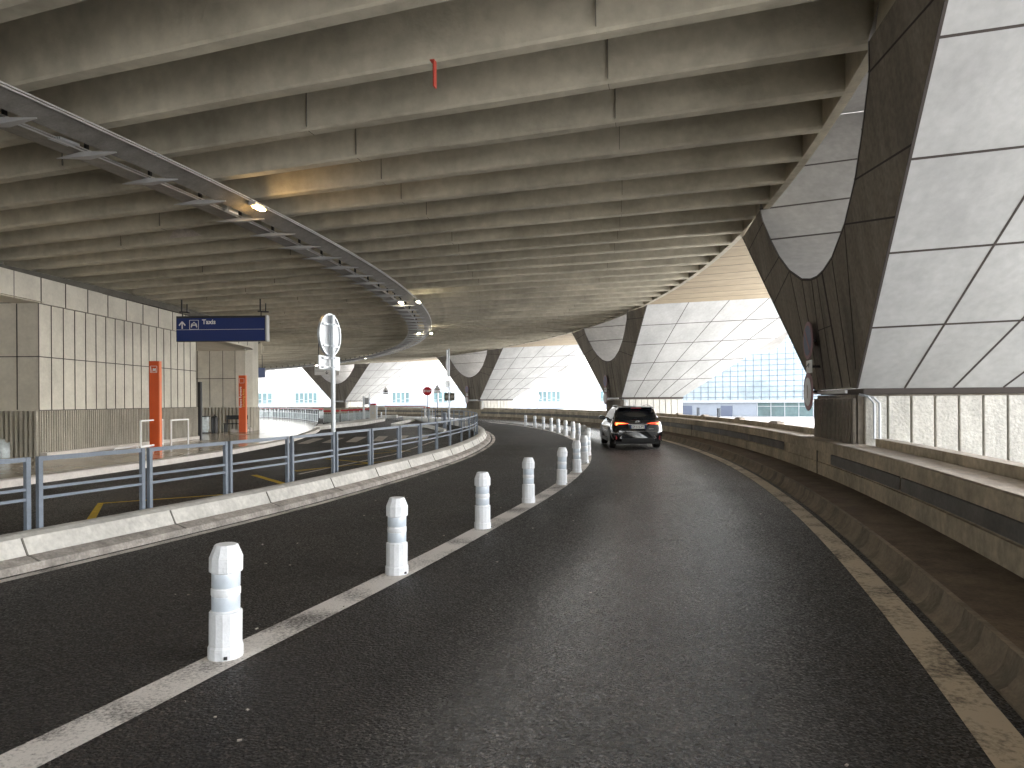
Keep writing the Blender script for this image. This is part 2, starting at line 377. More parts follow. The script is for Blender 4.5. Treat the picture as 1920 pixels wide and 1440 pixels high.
e2 = Vector((*P(601, 798), 0)); kb.bar(pol(70.05, 10.5, .05), e2+Vector((0, 0, .05)), .3, .16)
struct(kb.build('kerb', M_kerb, bevel=0))

# yellow bay markings and zebra on the taxi road
ym = MB()
def gpoly(mb, pts, z=-.026):
    mb.quad(*[(*P(x, y, z), z) for x, y in pts])
gpoly(ym, [(160, 977), (177, 977), (194, 944), (183, 944)])
def gline(mb, a, b, wd, z=-.026):
    a = Vector((*P(*a, z), z)); b = Vector((*P(*b, z), z)); d = (b-a).normalized(); n_ = Vector((-d.y, d.x, 0))*wd/2
    mb.quad(a-n_, b-n_, b+n_, a+n_)
gline(ym, (183, 944), (430, 926.5), .1); gline(ym, (476, 890.5), (536, 908), .15); gline(ym, (536, 884), (700, 868), .1)
gline(ym, (610, 860), (700, 868.5), .12); gline(ym, (555, 884), (745, 862), .07); gline(ym, (640, 857), (760, 845), .07); gline(ym, (690, 842), (770, 846), .08)
struct(ym.build('yellow_marking', M_yel))
zb = MB()
for q in ([(557, 832), (577.5, 832), (608, 822), (587, 822)], [(602.5, 830.4), (622, 830.4), (646, 820.8), (628, 820.8)], [(648, 828.8), (668, 828.8), (688, 819), (666.5, 819)],
          [(698, 827), (716.5, 827), (728, 817.6), (710, 817.6)], [(736, 826), (755, 825.6), (767, 816.5), (751.5, 816.5)], [(778, 824.2), (800, 823.8), (806, 815), (790.6, 815)]): gpoly(zb, q)
struct(zb.build('zebra_marking', M_zebra))
wl = MB(); gline(wl, (560, 889), (740, 852), .09); gline(wl, (740, 852), (815, 827), .09); struct(wl.build('thin_white_line', M_line))

# ------------------------------------------------------------------ ribbed deck overhead
ZE = 6.69; SL = .053; RE = 87.8; RI = 66.9
soff = lambda R: ZE+SL*(R-RE)
deck = empty('ribbed_deck', 'ribbed concrete deck of closely spaced radial beams covering the road', 'deck')
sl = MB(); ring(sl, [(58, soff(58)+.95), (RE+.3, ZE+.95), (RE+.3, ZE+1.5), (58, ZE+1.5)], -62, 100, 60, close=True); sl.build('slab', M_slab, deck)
fa = MB(); ring(fa, [(RE, ZE-.0), (RE+.17, ZE-.0), (RE+.17, ZE+1.0), (RE, ZE+1.0)], -62, 100, 160, close=True); fa.build('edge_beam', M_rib, deck)
STEP = 20/19
def rib_mesh(k):
    mb = MB(); rg = []; n = 12; rn = random.Random(k)
    for j in range(n+1):
        R = RI-.6+(RE-RI+.6)*j/n; z = soff(R); wb = .13+rn.uniform(-.006, .006); zz = rn.uniform(-.008, .008)
        pts = [(-wb-.05, .97), (-wb-.025, .3), (-wb, .035), (-wb+.03, zz), (wb-.03, zz), (wb, .035), (wb+.025, .3), (wb+.05, .97)]
        rg.append([(R, t, z+h) for t, h in pts])
    mb.sweep(rg, True); return mb
ribs = [rib_mesh(k).build('rib', M_rib, deck, smooth=False) for k in range(5)]
for o in ribs: o.location = (C0[0], C0[1], 0)
k0 = int(-26/STEP); cnt = 0
for k in range(k0, k0+99):
    a = k*STEP+.9
    if a > 76: break
    if cnt < 5: o = ribs[cnt]
    else: o = ribs[(k*7) % 5].copy(); S.collection.objects.link(o); o.parent = deck
    o.rotation_euler = (0, 0, rad(a)); cnt += 1
# joints cut across the webs
jm = MB()
for k in range(k0, k0+60):
    a = k*STEP+.9
    for R in (79.2+random.uniform(-.15, .15), 84.1, 71.5+random.uniform(-3, 3)):
        if random.random() < .75:
            jm.box(pol(R, a-.118, soff(R)+.45), (.009, .03, .8), rad(a)); jm.box(pol(R, a, soff(R)-.001), (.008, .2, .006), rad(a))
jm.build('web_joint', M_ribj, deck)
rp = MB(); p = P(815, 132, 6.0)
a_ = ang(*p); rp.box((p[0], p[1], 5.95), (.02, .09, .34), rad(a_)); rp.box((p[0]-.02, p[1], 6.12), (.06, .09, .015), rad(a_))
tag(rp.build('marker_plate', M_rust), 'small red plate hanging from the underside of a concrete beam', 'marker plate')

pp_ = P(332, 443, 5.95); ap = round((ang(*pp_)-.9)/STEP)*STEP+.9; Rp = math.hypot(pp_[0]-C0[0], pp_[1]-C0[1])
m_ = MB(); q_ = pol(Rp, ap, soff(Rp)+.22)+Vector((math.sin(rad(ap)), -math.cos(rad(ap)), 0))*.172; m_.prism([(-.42, -.14), (.5, -.10), (.25, .05), (-.05, .13), (-.3, .06)], q_, Vector((math.cos(rad(ap)), math.sin(rad(ap)), 0)), Vector((0, 0, 1)), .01)
m_.build('repair_patch', M_cop, deck)
# ------------------------------------------------------------------ V piers
E0 = Vector((1, 0, 0))
def front_r(h): return 88.271-.137*(h-1.87)
def make_pier():
    root = empty('pier', '', 'pier')
    q = lambda r, t, h: Vector((r, t, h))
    TT = 7.63; HT = ZE; H0 = 1.87; T0 = 1.5
    out = lambda s: T0+(TT-T0)*(s)           # half width at height fraction s
    U = [(4.45, 6.67), (4.3, 6.3), (3.7, 5.7), (3.05, 5.15), (2.2, 4.65), (1.2, 4.28), (0.5, 4.16), (0, 4.13)]
    U = [(-t, h) for t, h in U]+[(t, h) for t, h in reversed(U[:-1])]
    # front face with the U opening, 5 cm thick skin built as strips from the outline to the U
    fr = MB()
    outl = []
    for t, h in U:
        f = max(0, (h-4.13)/(6.67-4.13)); outl.append((math.copysign(1, t) if t else 0, f))
    L = [((-1)*(T0+(TT-T0)*(h-H0)/(HT-H0)), h) for h in (6.65, 6.1, 5.5, 4.9, 4.2, 3.4, 2.7, 1.87)]
    Rr = [(-t, h) for t, h in L]
    half = len(U)//2
    for side in (0, 1):
        o_ = L if side == 0 else Rr
        u_ = U[:half+1] if side == 0 else list(reversed(U))[:half+1]
        for j in range(half):
            a, b = u_[j], u_[j+1]; c, d = o_[j], o_[j+1]
            fr.quad(q(front_r(a[1]), *a), q(front_r(b[1]), *b), q(front_r(d[1]), *d), q(front_r(c[1]), *c))
        # inner stem triangle from U bottom to base
    fr.quad(q(front_r(4.13), 0, 4.13), q(front_r(1.87), -T0, 1.87), q(front_r(1.87), T0, 1.87))
    fr.build('front_face', M_pier, root)
    # board joints radiating on the face
    jn = MB()
    def jl(a, b, wd=.03, off=.006):
        a3 = q(front_r(a[1])-off, *a); b3 = q(front_r(b[1])-off, *b); jn.bar(a3, b3, wd, .006, up=Vector((1, 0, 0)))
    for side in (0, 1):
        o_ = L if side == 0 else Rr
        u_ = U[:half+1] if side == 0 else list(reversed(U))[:half+1]
        for j in (1, 3, 4): jl(u_[j], o_[j], .028)
        s_ = -1 if side == 0 else 1
        jl((s_*2.2, 4.65), (s_*1.62, 2.2), .02); jl((s_*1.2, 4.28), (s_*1.15, 1.9), .022)
        jl((s_*.42, 4.16), (s_*.62, 1.9), .075 if s_ < 0 else .03)
        for j in range(len(u_)-1): jl(u_[j], u_[j+1], .05, .004)
    jl((0, 4.1), (0.02, 1.9), .02); jl((-.5, 3.1), (.5, 3.1), .018)
    jn.build('board_joint', M_joint, root)
    # flanks: ruled panels leaning outwards, five by five
    A_in = lambda s: q(front_r(H0+(HT-H0)*s), -(T0+(TT-T0)*s), H0+(HT-H0)*s)
    LO = 3.95; LT = 11.6
    A_out = lambda s: q(88.27+LO+(LT-.67-LO)*s, -(T0+(TT-T0)*s), H0+(7.5-H0)*s)
    def patch(u, s, sg, off=0):
        p = A_in(s).lerp(A_out(s), u); p = p+Vector((0, -off, -off*.6)); return Vector((p.x, p.y*sg, p.z))
    for sg in (1, -1):
        fl = MB(); n = 10
        for i in range(n):
            for j in range(n):
                fl.quad(patch(i/n, j/n, sg), patch((i+1)/n, j/n, sg), patch((i+1)/n, (j+1)/n, sg), patch(i/n, (j+1)/n, sg))
        fo = fl.build('flank_panel', M_flank, root, smooth=True)
        fj = MB(); wd = .032
        for i in range(1, 5):
            for j in range(10): fj.bar(patch(i/5, j/10, sg, .004), patch(i/5, (j+1)/10, sg, .004), wd, .006, up=Vector((0, sg, .7)))
            for j in range(10): fj.bar(patch(j/10, i/5, sg, .004), patch((j+1)/10, i/5, sg, .004), wd, .006, up=Vector((0, sg, .7)))
        for j in range(10): fj.bar(patch(0, j/10, sg, .0), patch(0, (j+1)/10, sg, .0), .04, .012, up=Vector((0, sg, .7)))
        fj.build('panel_joint', M_joint, fo)
        # outer return of the arm
        et = MB()
        for j in range(n):
            a, b = patch(1, j/n, sg), patch(1, (j+1)/n, sg)
            et.quad(a, b, b+Vector((0, -sg*-.5, 0)), a+Vector((0, -sg*-.5, 0)))
        et.build('flank_edge', M_flank, root)
    # trough between the arms, the U extruded outwards
    sc = MB(); rows = []
    UT = [(-6.3, 9.6), (-5.2, 7.9)]+U+[(5.2, 7.9), (6.3, 9.6)]
    for j in range(9):
        u = j/8; rows.append([q((front_r(h) if h < 7 else RE+.02)-.015+u*10.6, t*(1+.12*u), h+.09*u*10.6*(.6+.4*(min(h, 6.6)-4)/2.6)) for t, h in UT])
    sc.sweep(rows, False); so = sc.build('trough', M_scoop, root, smooth=True)
    sj = MB()
    for hh, (ia, ib) in ((0, (4, 4)), (1, (5, 5)), (2, (3, 3)), (3, (14, 14)), (6, (16, 16)), (7, (17, 17))):
        for j in range(8):
            a, b = rows[j][ia], rows[j+1][ib]; off = Vector((0, -.012 if a.y > 0 else .012, .012)); sj.bar(a+off, b+off, .035, .008, up=Vector((0, 1, 0)))
    sj.build('trough_joint', M_joint, so)
    # base block and radial wing wall
    bl = MB(); bl.box((88.27+1.98, 0, .9), (3.9, 2.9, 1.72)); bl.build('base_block', M_pier, root)
    co = MB()
    for k in range(15):
        t = -1.37+k*.195; co.box((88.27-.02, t, .88), (.07, .11, 1.62))
    co.build('corduroy_face', M_pier, root, bevel=.015)
    for sg in (1, -1):
        wg = MB()
        for k in range(10): wg.box((88.40+.18+k*.385, -sg*(1.45+.035), .92), (.35, .09, 1.62))
        wg.build('wing_wall', M_rough, root, bevel=.012)
    lp = MB(); lp.box((88.27+2.06, 0, 1.818), (3.9, 3.02, .10)); lp.build('bearing_gap', M_joint, root)
    wc = MB(); wc.box((88.16, 0, 1.815), (.04, 2.5, .06)); wc.build('white_strip', M_wt, root)
    # conduits at the near wing
    pp = MB()
    for dx in (0, .09): pp.tube([(88.3, -1.52, 1.76), (88.43+dx, -1.6, 1.72-dx*.2), (88.52+dx, -1.62, 1.6), (88.52+dx, -1.62, .98), (88.6+dx, -1.62, .93)], .022, 8)
    pp.build('conduit', M_galv, root)
    # unseen cover added to keep direct sky out of the trough
    rf = MB(); rf.quad(q(87.9, -6.3, 9.6), q(87.9, 6.3, 9.6), q(98.4, 7.0, 10.5), q(98.4, -7.0, 10.5)); rf.quad(q(87.86, -6.4, 7.4), q(87.86, 6.4, 7.4), q(87.86, 6.4, 9.7), q(87.86, -6.4, 9.7)); rf.build('trough_sky_cover', M_scoop, root)
    return root
pnames = {-10: 'nearest V-shaped concrete pier, at the right edge, with bright flank panels', 10: 'V-shaped concrete pier rising behind the black car',
          30: 'V-shaped concrete pier right of the red stop sign, third along the wall', 50: 'V-shaped concrete pier behind the tall post with the round sign, left of the stop sign',
          70: 'farthest V-shaped concrete pier, mostly behind the building at the left', -30: 'V-shaped concrete pier beside the camera, outside the right edge'}
pier0 = make_pier(); pier0['group'] = 'V-shaped piers along the parapet'
pier0.location = (C0[0], C0[1], 0); pier0.rotation_euler = (0, 0, rad(-10)); pier0['label'] = pnames[-10]
for a in (10, 30, 50, 70, -30): dup(pier0, (C0[0], C0[1], 0), rad(a), pnames[a])
# canopy soffit in each bay
def canopy(a0, label):
    root = empty('canopy_soffit', label, 'soffit', group='soffit panels between the piers')
    mb = MB(); n = 18; jn = MB()
    def loc(al, r, t): x = r*math.cos(rad(al))-t*math.sin(rad(al)); y = r*math.sin(rad(al))+t*math.cos(rad(al)); return Vector((C0[0]+x, C0[1]+y, 0))
    i0 = loc(a0, 87.6, 7.63); o0 = loc(a0, 99.2, 7.63); i1 = loc(a0+20, 87.6, -7.63); o1 = loc(a0+20, 99.2, -7.63)
    ai0, ai1 = ang(i0.x, i0.y), ang(i1.x, i1.y)
    ins = []; outs = []
    for k in range(n+1):
        f = k/n; a = pol(RE, ai0+(ai1-ai0)*f, ZE+.002); a = pol(RE+.01, ai0-.15+(ai1-ai0+.3)*f, ZE+.002)
        b = o0.lerp(o1, f); b.z = 7.5; ins.append(a); outs.append(b)
    for k in range(n):
        mb.quad(ins[k], ins[k+1], outs[k+1], outs[k])
        if k and k % 2 == 0: jn.bar(ins[k]-Vector((0, 0, .004)), outs[k]-Vector((0, 0, .004)), .03, .006)
    rim = MB()
    for k in range(n): rim.quad(outs[k], outs[k+1], outs[k+1]+Vector((0, 0, 1.2)), outs[k]+Vector((0, 0, 1.2)))
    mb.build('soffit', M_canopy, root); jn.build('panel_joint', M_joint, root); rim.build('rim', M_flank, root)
for a, lb in ((-30, 'pale soffit panel outside the deck edge, right of the nearest pier'), (-10, 'warm lamplight-tinted soffit panel between the two nearest piers'), (10, 'warm lamplight-tinted soffit strip between the pier behind the car and the next pier'), (30, 'far lamplight-tinted soffit strip above the stop sign'), (50, 'farthest soffit strip, left of the post with the round sign')): canopy(a, lb)

# ------------------------------------------------------------------ parapet wall
pw = empty('parapet_wall', 'curved brown concrete parapet wall with recessed dark panels along the right of the road', 'wall')
wf = MB(); ring(wf, [(87.95, .15), (87.95, .43), (87.99, .43), (87.99, .66), (87.93, .66), (87.93, .85), (87.97, .87), (88.42, .87), (88.42, .0), (87.99, .0)], -60, 95, 330, close=True); wf.build('wall_face', M_wall, pw)
cp = MB(); ring(cp, [(87.94, .872), (88.40, .872)], -60, 95, 320); cp.build('coping', M_cop, pw)
st = MB(); a = -60
segs = []
while a < 90:
    mid = a+1.3; near = min(abs((mid-al+180) % 360-180) for al in (-50, -30, -10, 10, 30, 50, 70, 90))
    if near > 1.1: ring(st, [(87.985, .445), (87.965, .46), (87.965, .63), (87.985, .645)], a+.02, a+2.58, 6)
    a += 2.6
st.build('recessed_panel', M_strip, pw)
us = MB()
for a0 in range(-50, 90, 20): ring(us, [(88.42, .8), (88.42, 1.0), (88.62, 1.0), (88.62, .0)], a0+1.35, a0+18.65, 40, close=False)
us.build('upstand', M_wall, pw)
ut = MB()
for a0 in range(-50, 90, 20): ring(ut, [(88.42, 1.003), (88.62, 1.003)], a0+1.35, a0+18.65, 40)
ut.build('upstand_top', M_cop, pw)
sj = MB()
for al in range(-50, 90, 10):
    sj.box(pol(87.945, al, .5), (.02, .03, .7), rad(al))
sj.build('movement_joint', M_joint, pw)
cv = MB(); ring(cv, [(87.06, -.02), (87.07, .004), (87.12, .03), (87.165, .09), (87.195, .2), (87.24, .2), (87.24, -.02)], -60, 95, 420, close=True); struct(cv.build('cove_kerb', M_cove, smooth=True))
cs = MB()
a = -24
while a < 8:
    wdt = random.uniform(.14, .5)
    ring(cs, [(87.075, .010), (87.116, .033), (87.160, .092), (87.190, .2)], a, a+wdt, 4); a += wdt+random.uniform(.03, .3)
struct(cs.build('cove_stain', mat('rubbed_concrete', (.25, .205, .155), .8, var=.3, scale=5)))
struct(ring(MB(), [(87.22, .19), (87.96, .19)], -60, 95, 320).build('dirt_ledge', M_dirt))
# posts and small blocks standing on the parapet between the first two piers
grp = 'small steel posts on the parapet'
for x, y0, y1, lb in ((1309, 769, 783, 'short grey steel post on the parapet, left one of two'), (1347.5, 770, 785, 'short grey steel post on the parapet, right one of two')):
    # ray meets R 88.5
    Y = 30.0
    for _ in range(40):
        X = (x-CX)*Y/F; r_ = math.hypot(X-C0[0], Y-C0[1]); Y += (88.52-r_)*1.2
    mb = MB(); mb.box((0, 0, .17), (.1, .1, .34)); mb.box((0, 0, .345), (.12, .12, .015)); tag(mb.build('parapet_post', M_grey, loc=(X, Y, 1.0)), lb, 'post', grp)
for i, (x, w_) in enumerate(((1273, .5), (1322, .5), (1387, .55), (1456, .6))):
    Y = 25.0
    for _ in range(60):
        X = (x-CX)*Y/F; r_ = math.hypot(X-C0[0], Y-C0[1]); Y += (88.52-r_)*1.2
    mb = MB(); mb.box((0, 0, .03), (.2, w_, .06)); mb.box((0, 0, .066), (.14, w_*.8, .012))
    tag(mb.build('concrete_pad', M_cop, loc=(X, Y, 1.0)), ['pale concrete pad on the parapet right behind the car', 'pale concrete pad on the parapet between the two short posts', 'pale concrete pad on the parapet right of both short posts', 'pale concrete pad on the parapet closest to the nearest pier'][i], 'pad', 'concrete pads on the parapet')
    bpy.data.objects[-1] if False else None

# ------------------------------------------------------------------ island barrier and railing
ba = empty('concrete_barrier', 'low pale curved concrete barrier with a sloped face left of the lane', 'barrier')
bm1 = MB(); ring(bm1, [(78.98, -.03), (78.98, .33), (79.12, .33), (79.22, .30), (79.30, .13), (79.30, 0)], -60, 27, 260, boff, close=True); bm1.build('barrier_body', M_barrier, ba)
bm2 = MB(); ring(bm2, [(79.30, .128), (79.36, .115), (79.46, .075), (79.48, 0), (79.30, 0)], -60, 27, 260, boff, close=True); bm2.build('barrier_foot', M_ledge, ba)
bj = MB(); a = -59
while a < 26:
    p = boff(a)
    bj.bar(pol(79.226+p, a, .30), pol(79.306+p, a, .13), .018, .01, up=pol(1, a)-pol(0, a)); bj.bar(pol(79.306+p, a, .132), pol(79.465+p, a, .08), .02, .008); a += 1.42
bj.build('barrier_joint', mat('soft_joint', (.16, .15, .13), .9), ba)
wz = MB()
for k in range(140):
    pass
fence = empty('railing', 'blue grey steel railing in framed panels behind the pale concrete barrier', 'railing')
pairs = [(50, 73), (266, 280), (422, 431), (538, 547), (624, 630.6), (691.7, 697), (745.6, 750), (785, 788.7), (817, 819), (842.6, 844)]
def a_at(px, R):
    Y = 10.0
    lo, hi = -40, 2
    for _ in range(50):
        m = (lo+hi)/2; p = pol(R+boff(m), m)
        x = CX+F*p.x/p.y if p.y > .5 else -9e9
        if x < px: lo = m
        else: hi = m
    return lo
RF = 78.86
js = [(a_at(a, RF), a_at(b, RF)) for a, b in pairs]
stp = 1.64
while js[0][0] > -40: js.insert(0, (js[0][0]-stp, js[0][1]-stp))
while js[-1][1] < 22.5: js.append((js[-1][0]+stp, js[-1][1]+stp))
for (a0, a1), (b0, b1) in zip(js, js[1:]):
    p0 = pol(RF+boff(a1), a1); p1 = pol(RF+boff(b0), b0)
    fr = empty('tmp', '', ''); bpy.data.objects.remove(fr)
    pn = MB(); z = Vector((0, 0, 1))
    for q in (p0, p1): pn.bar(q+z*-.03, q+z*1.10, .05, .05, up=(p1-p0).normalized())
    pn.bar(p0+z*1.075, p1+z*1.075, .034, .05)
    d = (p1-p0).normalized()*.024
    po = pn.build('railing_panel', M_grey, fence)
    for h, t in ((.75, .032), (.64, .032)):
        rl = MB(); rl.bar(p0+d+z*h, p1-d+z*h, .034, t); rl.build('rail', M_grey, po)

# ------------------------------------------------------------------ bollards
boll = [(423, 1235), (744, 1077), (905, 992), (991, 944), (1053, 909), (1082, 886), (1096.5, 868.8), (1101.5, 854), (1102, 843.2), (1093, 833.5), (1084, 827.2), (1073.8, 822), (1060, 817), (1047, 812.4), (1033.4, 808.8), (1019, 805.2), (1003, 802.3), (985.7, 799.5)]
def make_bollard():
    r = empty('bollard', '', 'bollard', group='white flexible bollards along the centre line')
    b = MB(); b.lathe([(.112, 0), (.112, .07), (.104, .085), (.104, .30), (.09, .306)], 14); b.build('lower_body', M_white, r)
    b = MB(); b.lathe([(.088, .30), (.088, .57)], 20); b.build('shaft', M_white, r, smooth=True)
    for z0 in (.315, .465):
        b = MB(); b.lathe([(.0895, z0), (.0905, z0+.002), (.0905, z0+.088), (.0895, z0+.09)], 24); b.build('reflective_band', M_refl, r, smooth=True)
    b = MB(); b.lathe([(.092, .408), (.094, .412), (.094, .452), (.092, .456)], 20); b.build('collar', M_white, r, smooth=True)
    b = MB(); b.lathe([(.096, .562), (.106, .566), (.106, .658), (.074, .738), (.066, .742)], 12); b.lathe([(.064, .740), (.02, .7405)], 12)
    b.build('cap', M_white, r)
    b = MB(); b.box((.02, -.112, .02), (.022, .01, .02)); b.build('anchor_notch', M_dark, r)
    return r
b0 = make_bollard()
ordn = ['nearest', 'second', 'third', 'fourth', 'fifth', 'sixth', 'seventh', 'eighth', 'ninth', 'tenth', 'eleventh', 'twelfth', 'thirteenth', 'fourteenth', 'fifteenth', 'sixteenth', 'seventeenth', 'farthest']
for i, (x, y) in enumerate(boll):
    p = P(x, y-(4.5 if i == 0 else 1.5 if i < 4 else .3)); o = b0 if i == 0 else dup(b0, (0, 0, 0), 0)
    o.location = (p[0], p[1], .004); o.rotation_euler = (0, 0, random.uniform(0, 6) if i else .2)
    o.rotation_euler.x = random.uniform(-.02, .02); o.rotation_euler.y = random.uniform(-.03, .03)
    o['label'] = f'{ordn[i]} white bollard of the curved row on the centre line' + (', counted from the camera' if 0 < i < 17 else (', large in the foreground' if i == 0 else ', at the far end'))

# ------------------------------------------------------------------ cable tray ring with lamps
ty = empty('cable_tray', 'curved double cable tray hanging under the ribs with wing shaped brackets', 'cable tray')
t = MB(); ring(t, [(76.66, 5.80), (76.30, 5.66), (76.29, 5.69), (76.64, 5.83)], -40, 60, 300, close=True); t.build('outer_plate', M_tray, ty)
t = MB(); ring(t, [(75.92, 5.69), (75.42, 5.74), (75.42, 5.77), (75.92, 5.72)], -40, 60, 300, close=True); t.build('inner_plate', M_tray, ty)
t = MB()
for R, z in ((76.69, 5.79), (76.69, 5.83), (75.94, 5.69), (75.95, 5.725)): ring(t, [(R-.012, z-.01), (R+.012, z-.01), (R+.012, z+.01), (R-.012, z+.01)], -40, 60, 300, close=True)
t.build('edge_rail', M_trayl, ty)
def bracket(a):
    b = MB(); z = 5.645; rows = []
    for R, w_, h_ in ((75.35, .008, .01), (75.7, .05, .05), (75.93, .075, .09), (76.2, .05, .05), (76.5, .01, .012)):
        rows.append([pol(R, a, z-h_/2)+Vector((-math.sin(rad(a)), math.cos(rad(a)), 0))*s*w_ if zz == 0 else pol(R, a, z+h_/2)+Vector((-math.sin(rad(a)), math.cos(rad(a)), 0))*s*w_ for s, zz in ((-1, 0), (1, 0), (1, 1), (-1, 1))])
    b.sweep(rows, True); b.build('bracket', M_brk, ty)
    hgr = MB(); p = pol(75.93, a); hgr.box((p.x, p.y, 5.80), (.05, .05, .34), rad(a)); hgr.box((p.x, p.y, 5.98), (.16, .1, .03), rad(a)); hgr.build('hanger', M_dark, ty)
k = k0+4; nb = 0
while nb < 78:
    a = k*STEP+.9
    if a > 56: break
    bracket(a); k += 1; nb += 1
lampg = 'lamps on the cable tray'
def lamp(px, py, m, label, outer):
    R = 76.72 if outer else 76.0
    p = P(px, py, 5.70); a = ang(*p)
    r = empty('lamp', label, 'lamp', loc=pol(R, a, 5.72), rz=rad(a), group=lampg)
    b = MB(); b.box((0, 0, 0.02), (.16, .40, .09)); b.box((-.1, 0, .03), (.06, .12, .05)); b.build('housing', M_brk, r, bevel=.02)
    b = MB(); b.box((.045, 0, -.035), (.12, .34, .05)); b.build('lens', m, r, bevel=.018)
    return r
lamp(486, 389, M_lamp, 'bright warm lamp on the outer tray edge, nearest to the camera', 1)
lamp(441, 396, M_lampo, 'unlit white lamp on the inner tray rail beside the bright warm one', 0)
lamp(781, 566, M_lampw, 'small lit lamp on the outer tray edge where the tray starts to bend', 1)
lamp(751, 567, M_lampw, 'small lamp on the inner tray rail where the tray starts to bend', 0)
lamp(805, 625, M_lampw, 'small lit lamp at the rightmost bulge of the tray, outer one', 1)
lamp(790, 624, M_lampw, 'small lit lamp at the rightmost bulge of the tray, inner one', 0)
lamp(748, 655, M_lampw, 'small lit lamp on the far left-turning part of the tray, right of the round sign', 0)
lamp(679, 672, M_lampw, 'small lit lamp on the far tray just right of the rectangular sign back', 0)
lamp(587, 684.5, M_lampw, 'farthest small lit lamp on the tray, left of the tall post', 0)
pl = bpy.data.lights.new('lamp_light', 'POINT'); pl.energy = 1; pl.color = (1, .7, .35); pl.shadow_soft_size = .1
plo = bpy.data.objects.new('lamp_light', pl); S.collection.objects.link(plo); p = P(486, 389, 5.70); plo.location = pol(76.85, ang(*p), 5.55)
# grille box in the tray
gb = MB(); p = pol(75.95, ang(*P(158, 262, 5.7)))
for k in range(6): gb.box((p.x+(k-2.5)*.035, p.y, 5.71), (.02, .34, .04), rad(-17))
tag(gb.build('grille_box', M_signback), 'small pale ribbed grille box set in the near part of the tray', 'grille')

# ------------------------------------------------------------------ terminal building at the left
bd = empty('terminal_building', 'pale concrete terminal wall with cast panels and corduroy base, left of the walkway', 'building')
W0 = Vector((-13.8, 20.7, 0)); W1 = Vector((-13.7, 30.8, 0))
ZT = 5.36
w_ = MB(); w_.quad(W0+Vector((0, 0, 1.48)), W1+Vector((0, 0, 1.48)), W1+Vector((0, 0, ZT)), W0+Vector((0, 0, ZT)))
w_.quad(W1+Vector((0, 0, 1.48)), W1+Vector((-6, .2, 1.48)), W1+Vector((-6, .2, 4.5)), W1+Vector((0, 0, 4.5)))
w_.quad(W0+Vector((0, 0, 1.48)), W0+Vector((-9, 0, 1.48)), W0+Vector((-9, 0, 4.62)), W0+Vector((0, 0, 4.62)))
w_.quad(W0+Vector((-9, 0, 0)), Vector((-22.8, 0, 0)), Vector((-22.8, 0, 5.4)), W0+Vector((-9, 0, 5.4)))
w_.build('panel_wall', M_inwall, bd)
# corduroy dado built as real ribs
cr = MB(); d = (W1-W0); n = 92
for k in range(n):
    p = W0+d*((k+.5)/n); cr.box((p.x+.01, p.y, .80), (.13, .05, 1.36), 0)
for k in range(26): cr.box((W0.x-.05-.14*k, W0.y-.02, .80), (.07, .14, 1.36))
cr.build('corduroy_base', M_cord, bd)
cb = MB(); cb.box(((W0.x+W1.x)/2-.06, (W0.y+W1.y)/2, .8), (.1, d.length, 1.36)); cb.box((W0.x-4.5, W0.y+.06, .8), (9, .1, 1.36)); cb.build('base_backing', M_cord, bd)
pl_ = MB(); pl_.box(((W0.x+W1.x)/2+.08, (W0.y+W1.y)/2, .185), (.22, d.length, .13)); pl_.build('plinth', M_kerb, bd, bevel=.01)
tb = MB()
# top band running on across the recesses
b0_ = [(-13.6, -20), (-13.76, 20.7), (-13.66, 30.8), (-14.0, 37.9), (-14.6, 40.5)]
rows = []
for x, y in b0_: rows.append([(x+.04, y, 4.62), (x+.04, y, ZT), (x-.8, y, ZT), (x-.8, y, 4.62)])
tb.sweep(rows, True); tb.build('top_band', M_inwall, bd)
rb = MB(); ring(rb, [(RI-.9, 5.35), (RI+.16, 5.35), (RI+.12, 5.58), (RI-.9, 5.58)], -45, 9, 60, close=True); rb.build('bearing_ledge', M_slab, bd)
cl = MB(); cl.quad((-13.6, 20.7, 4.64), (-24, 20.7, 4.64), (-24, 2, 4.64), (-13.6, 2, 4.64)); cl.build('recess_ceiling', M_inwall, bd); cl = MB(); cl.quad((-13.7, 30.8, 4.52), (-22, 30.8, 4.52), (-22, 41, 4.52), (-14.4, 39, 4.52)); cl.build('recess_ceiling', M_inwall, bd)
# panel joints
pj = MB(); n = 18
for k in range(n+1):
    p = W0+d*(k/n); top = 4.62 if k % 2 else ZT; x = p.x+.012
    if k in (0,): top = ZT
    pj.box((x, p.y, (1.5+top)/2), (.01, .026, top-1.5))
for k in range(-8, 30, 2): p = W0+d*(k/n); pj.box((-13.76+.045+(.01*(p.y-20.7) if p.y > 20.7 else .0077*(p.y-20.7)*-1*-1)+.004, p.y, 4.99), (.012, .026, .74))
for z in (1.49, 3.06, 4.62): pj.bar(W0+Vector((.012, 0, z)), W1+Vector((.012, 0, z)), .012, .026)
for k in range(5): pj.box((W0.x-.62-1.15*k, W0.y-.01, 3.06), (.026, .012, 3.1))
pj.box((W0.x-3, W0.y-.01, 3.06), (6, .012, .026))
pj.build('panel_joint', M_joint, bd)
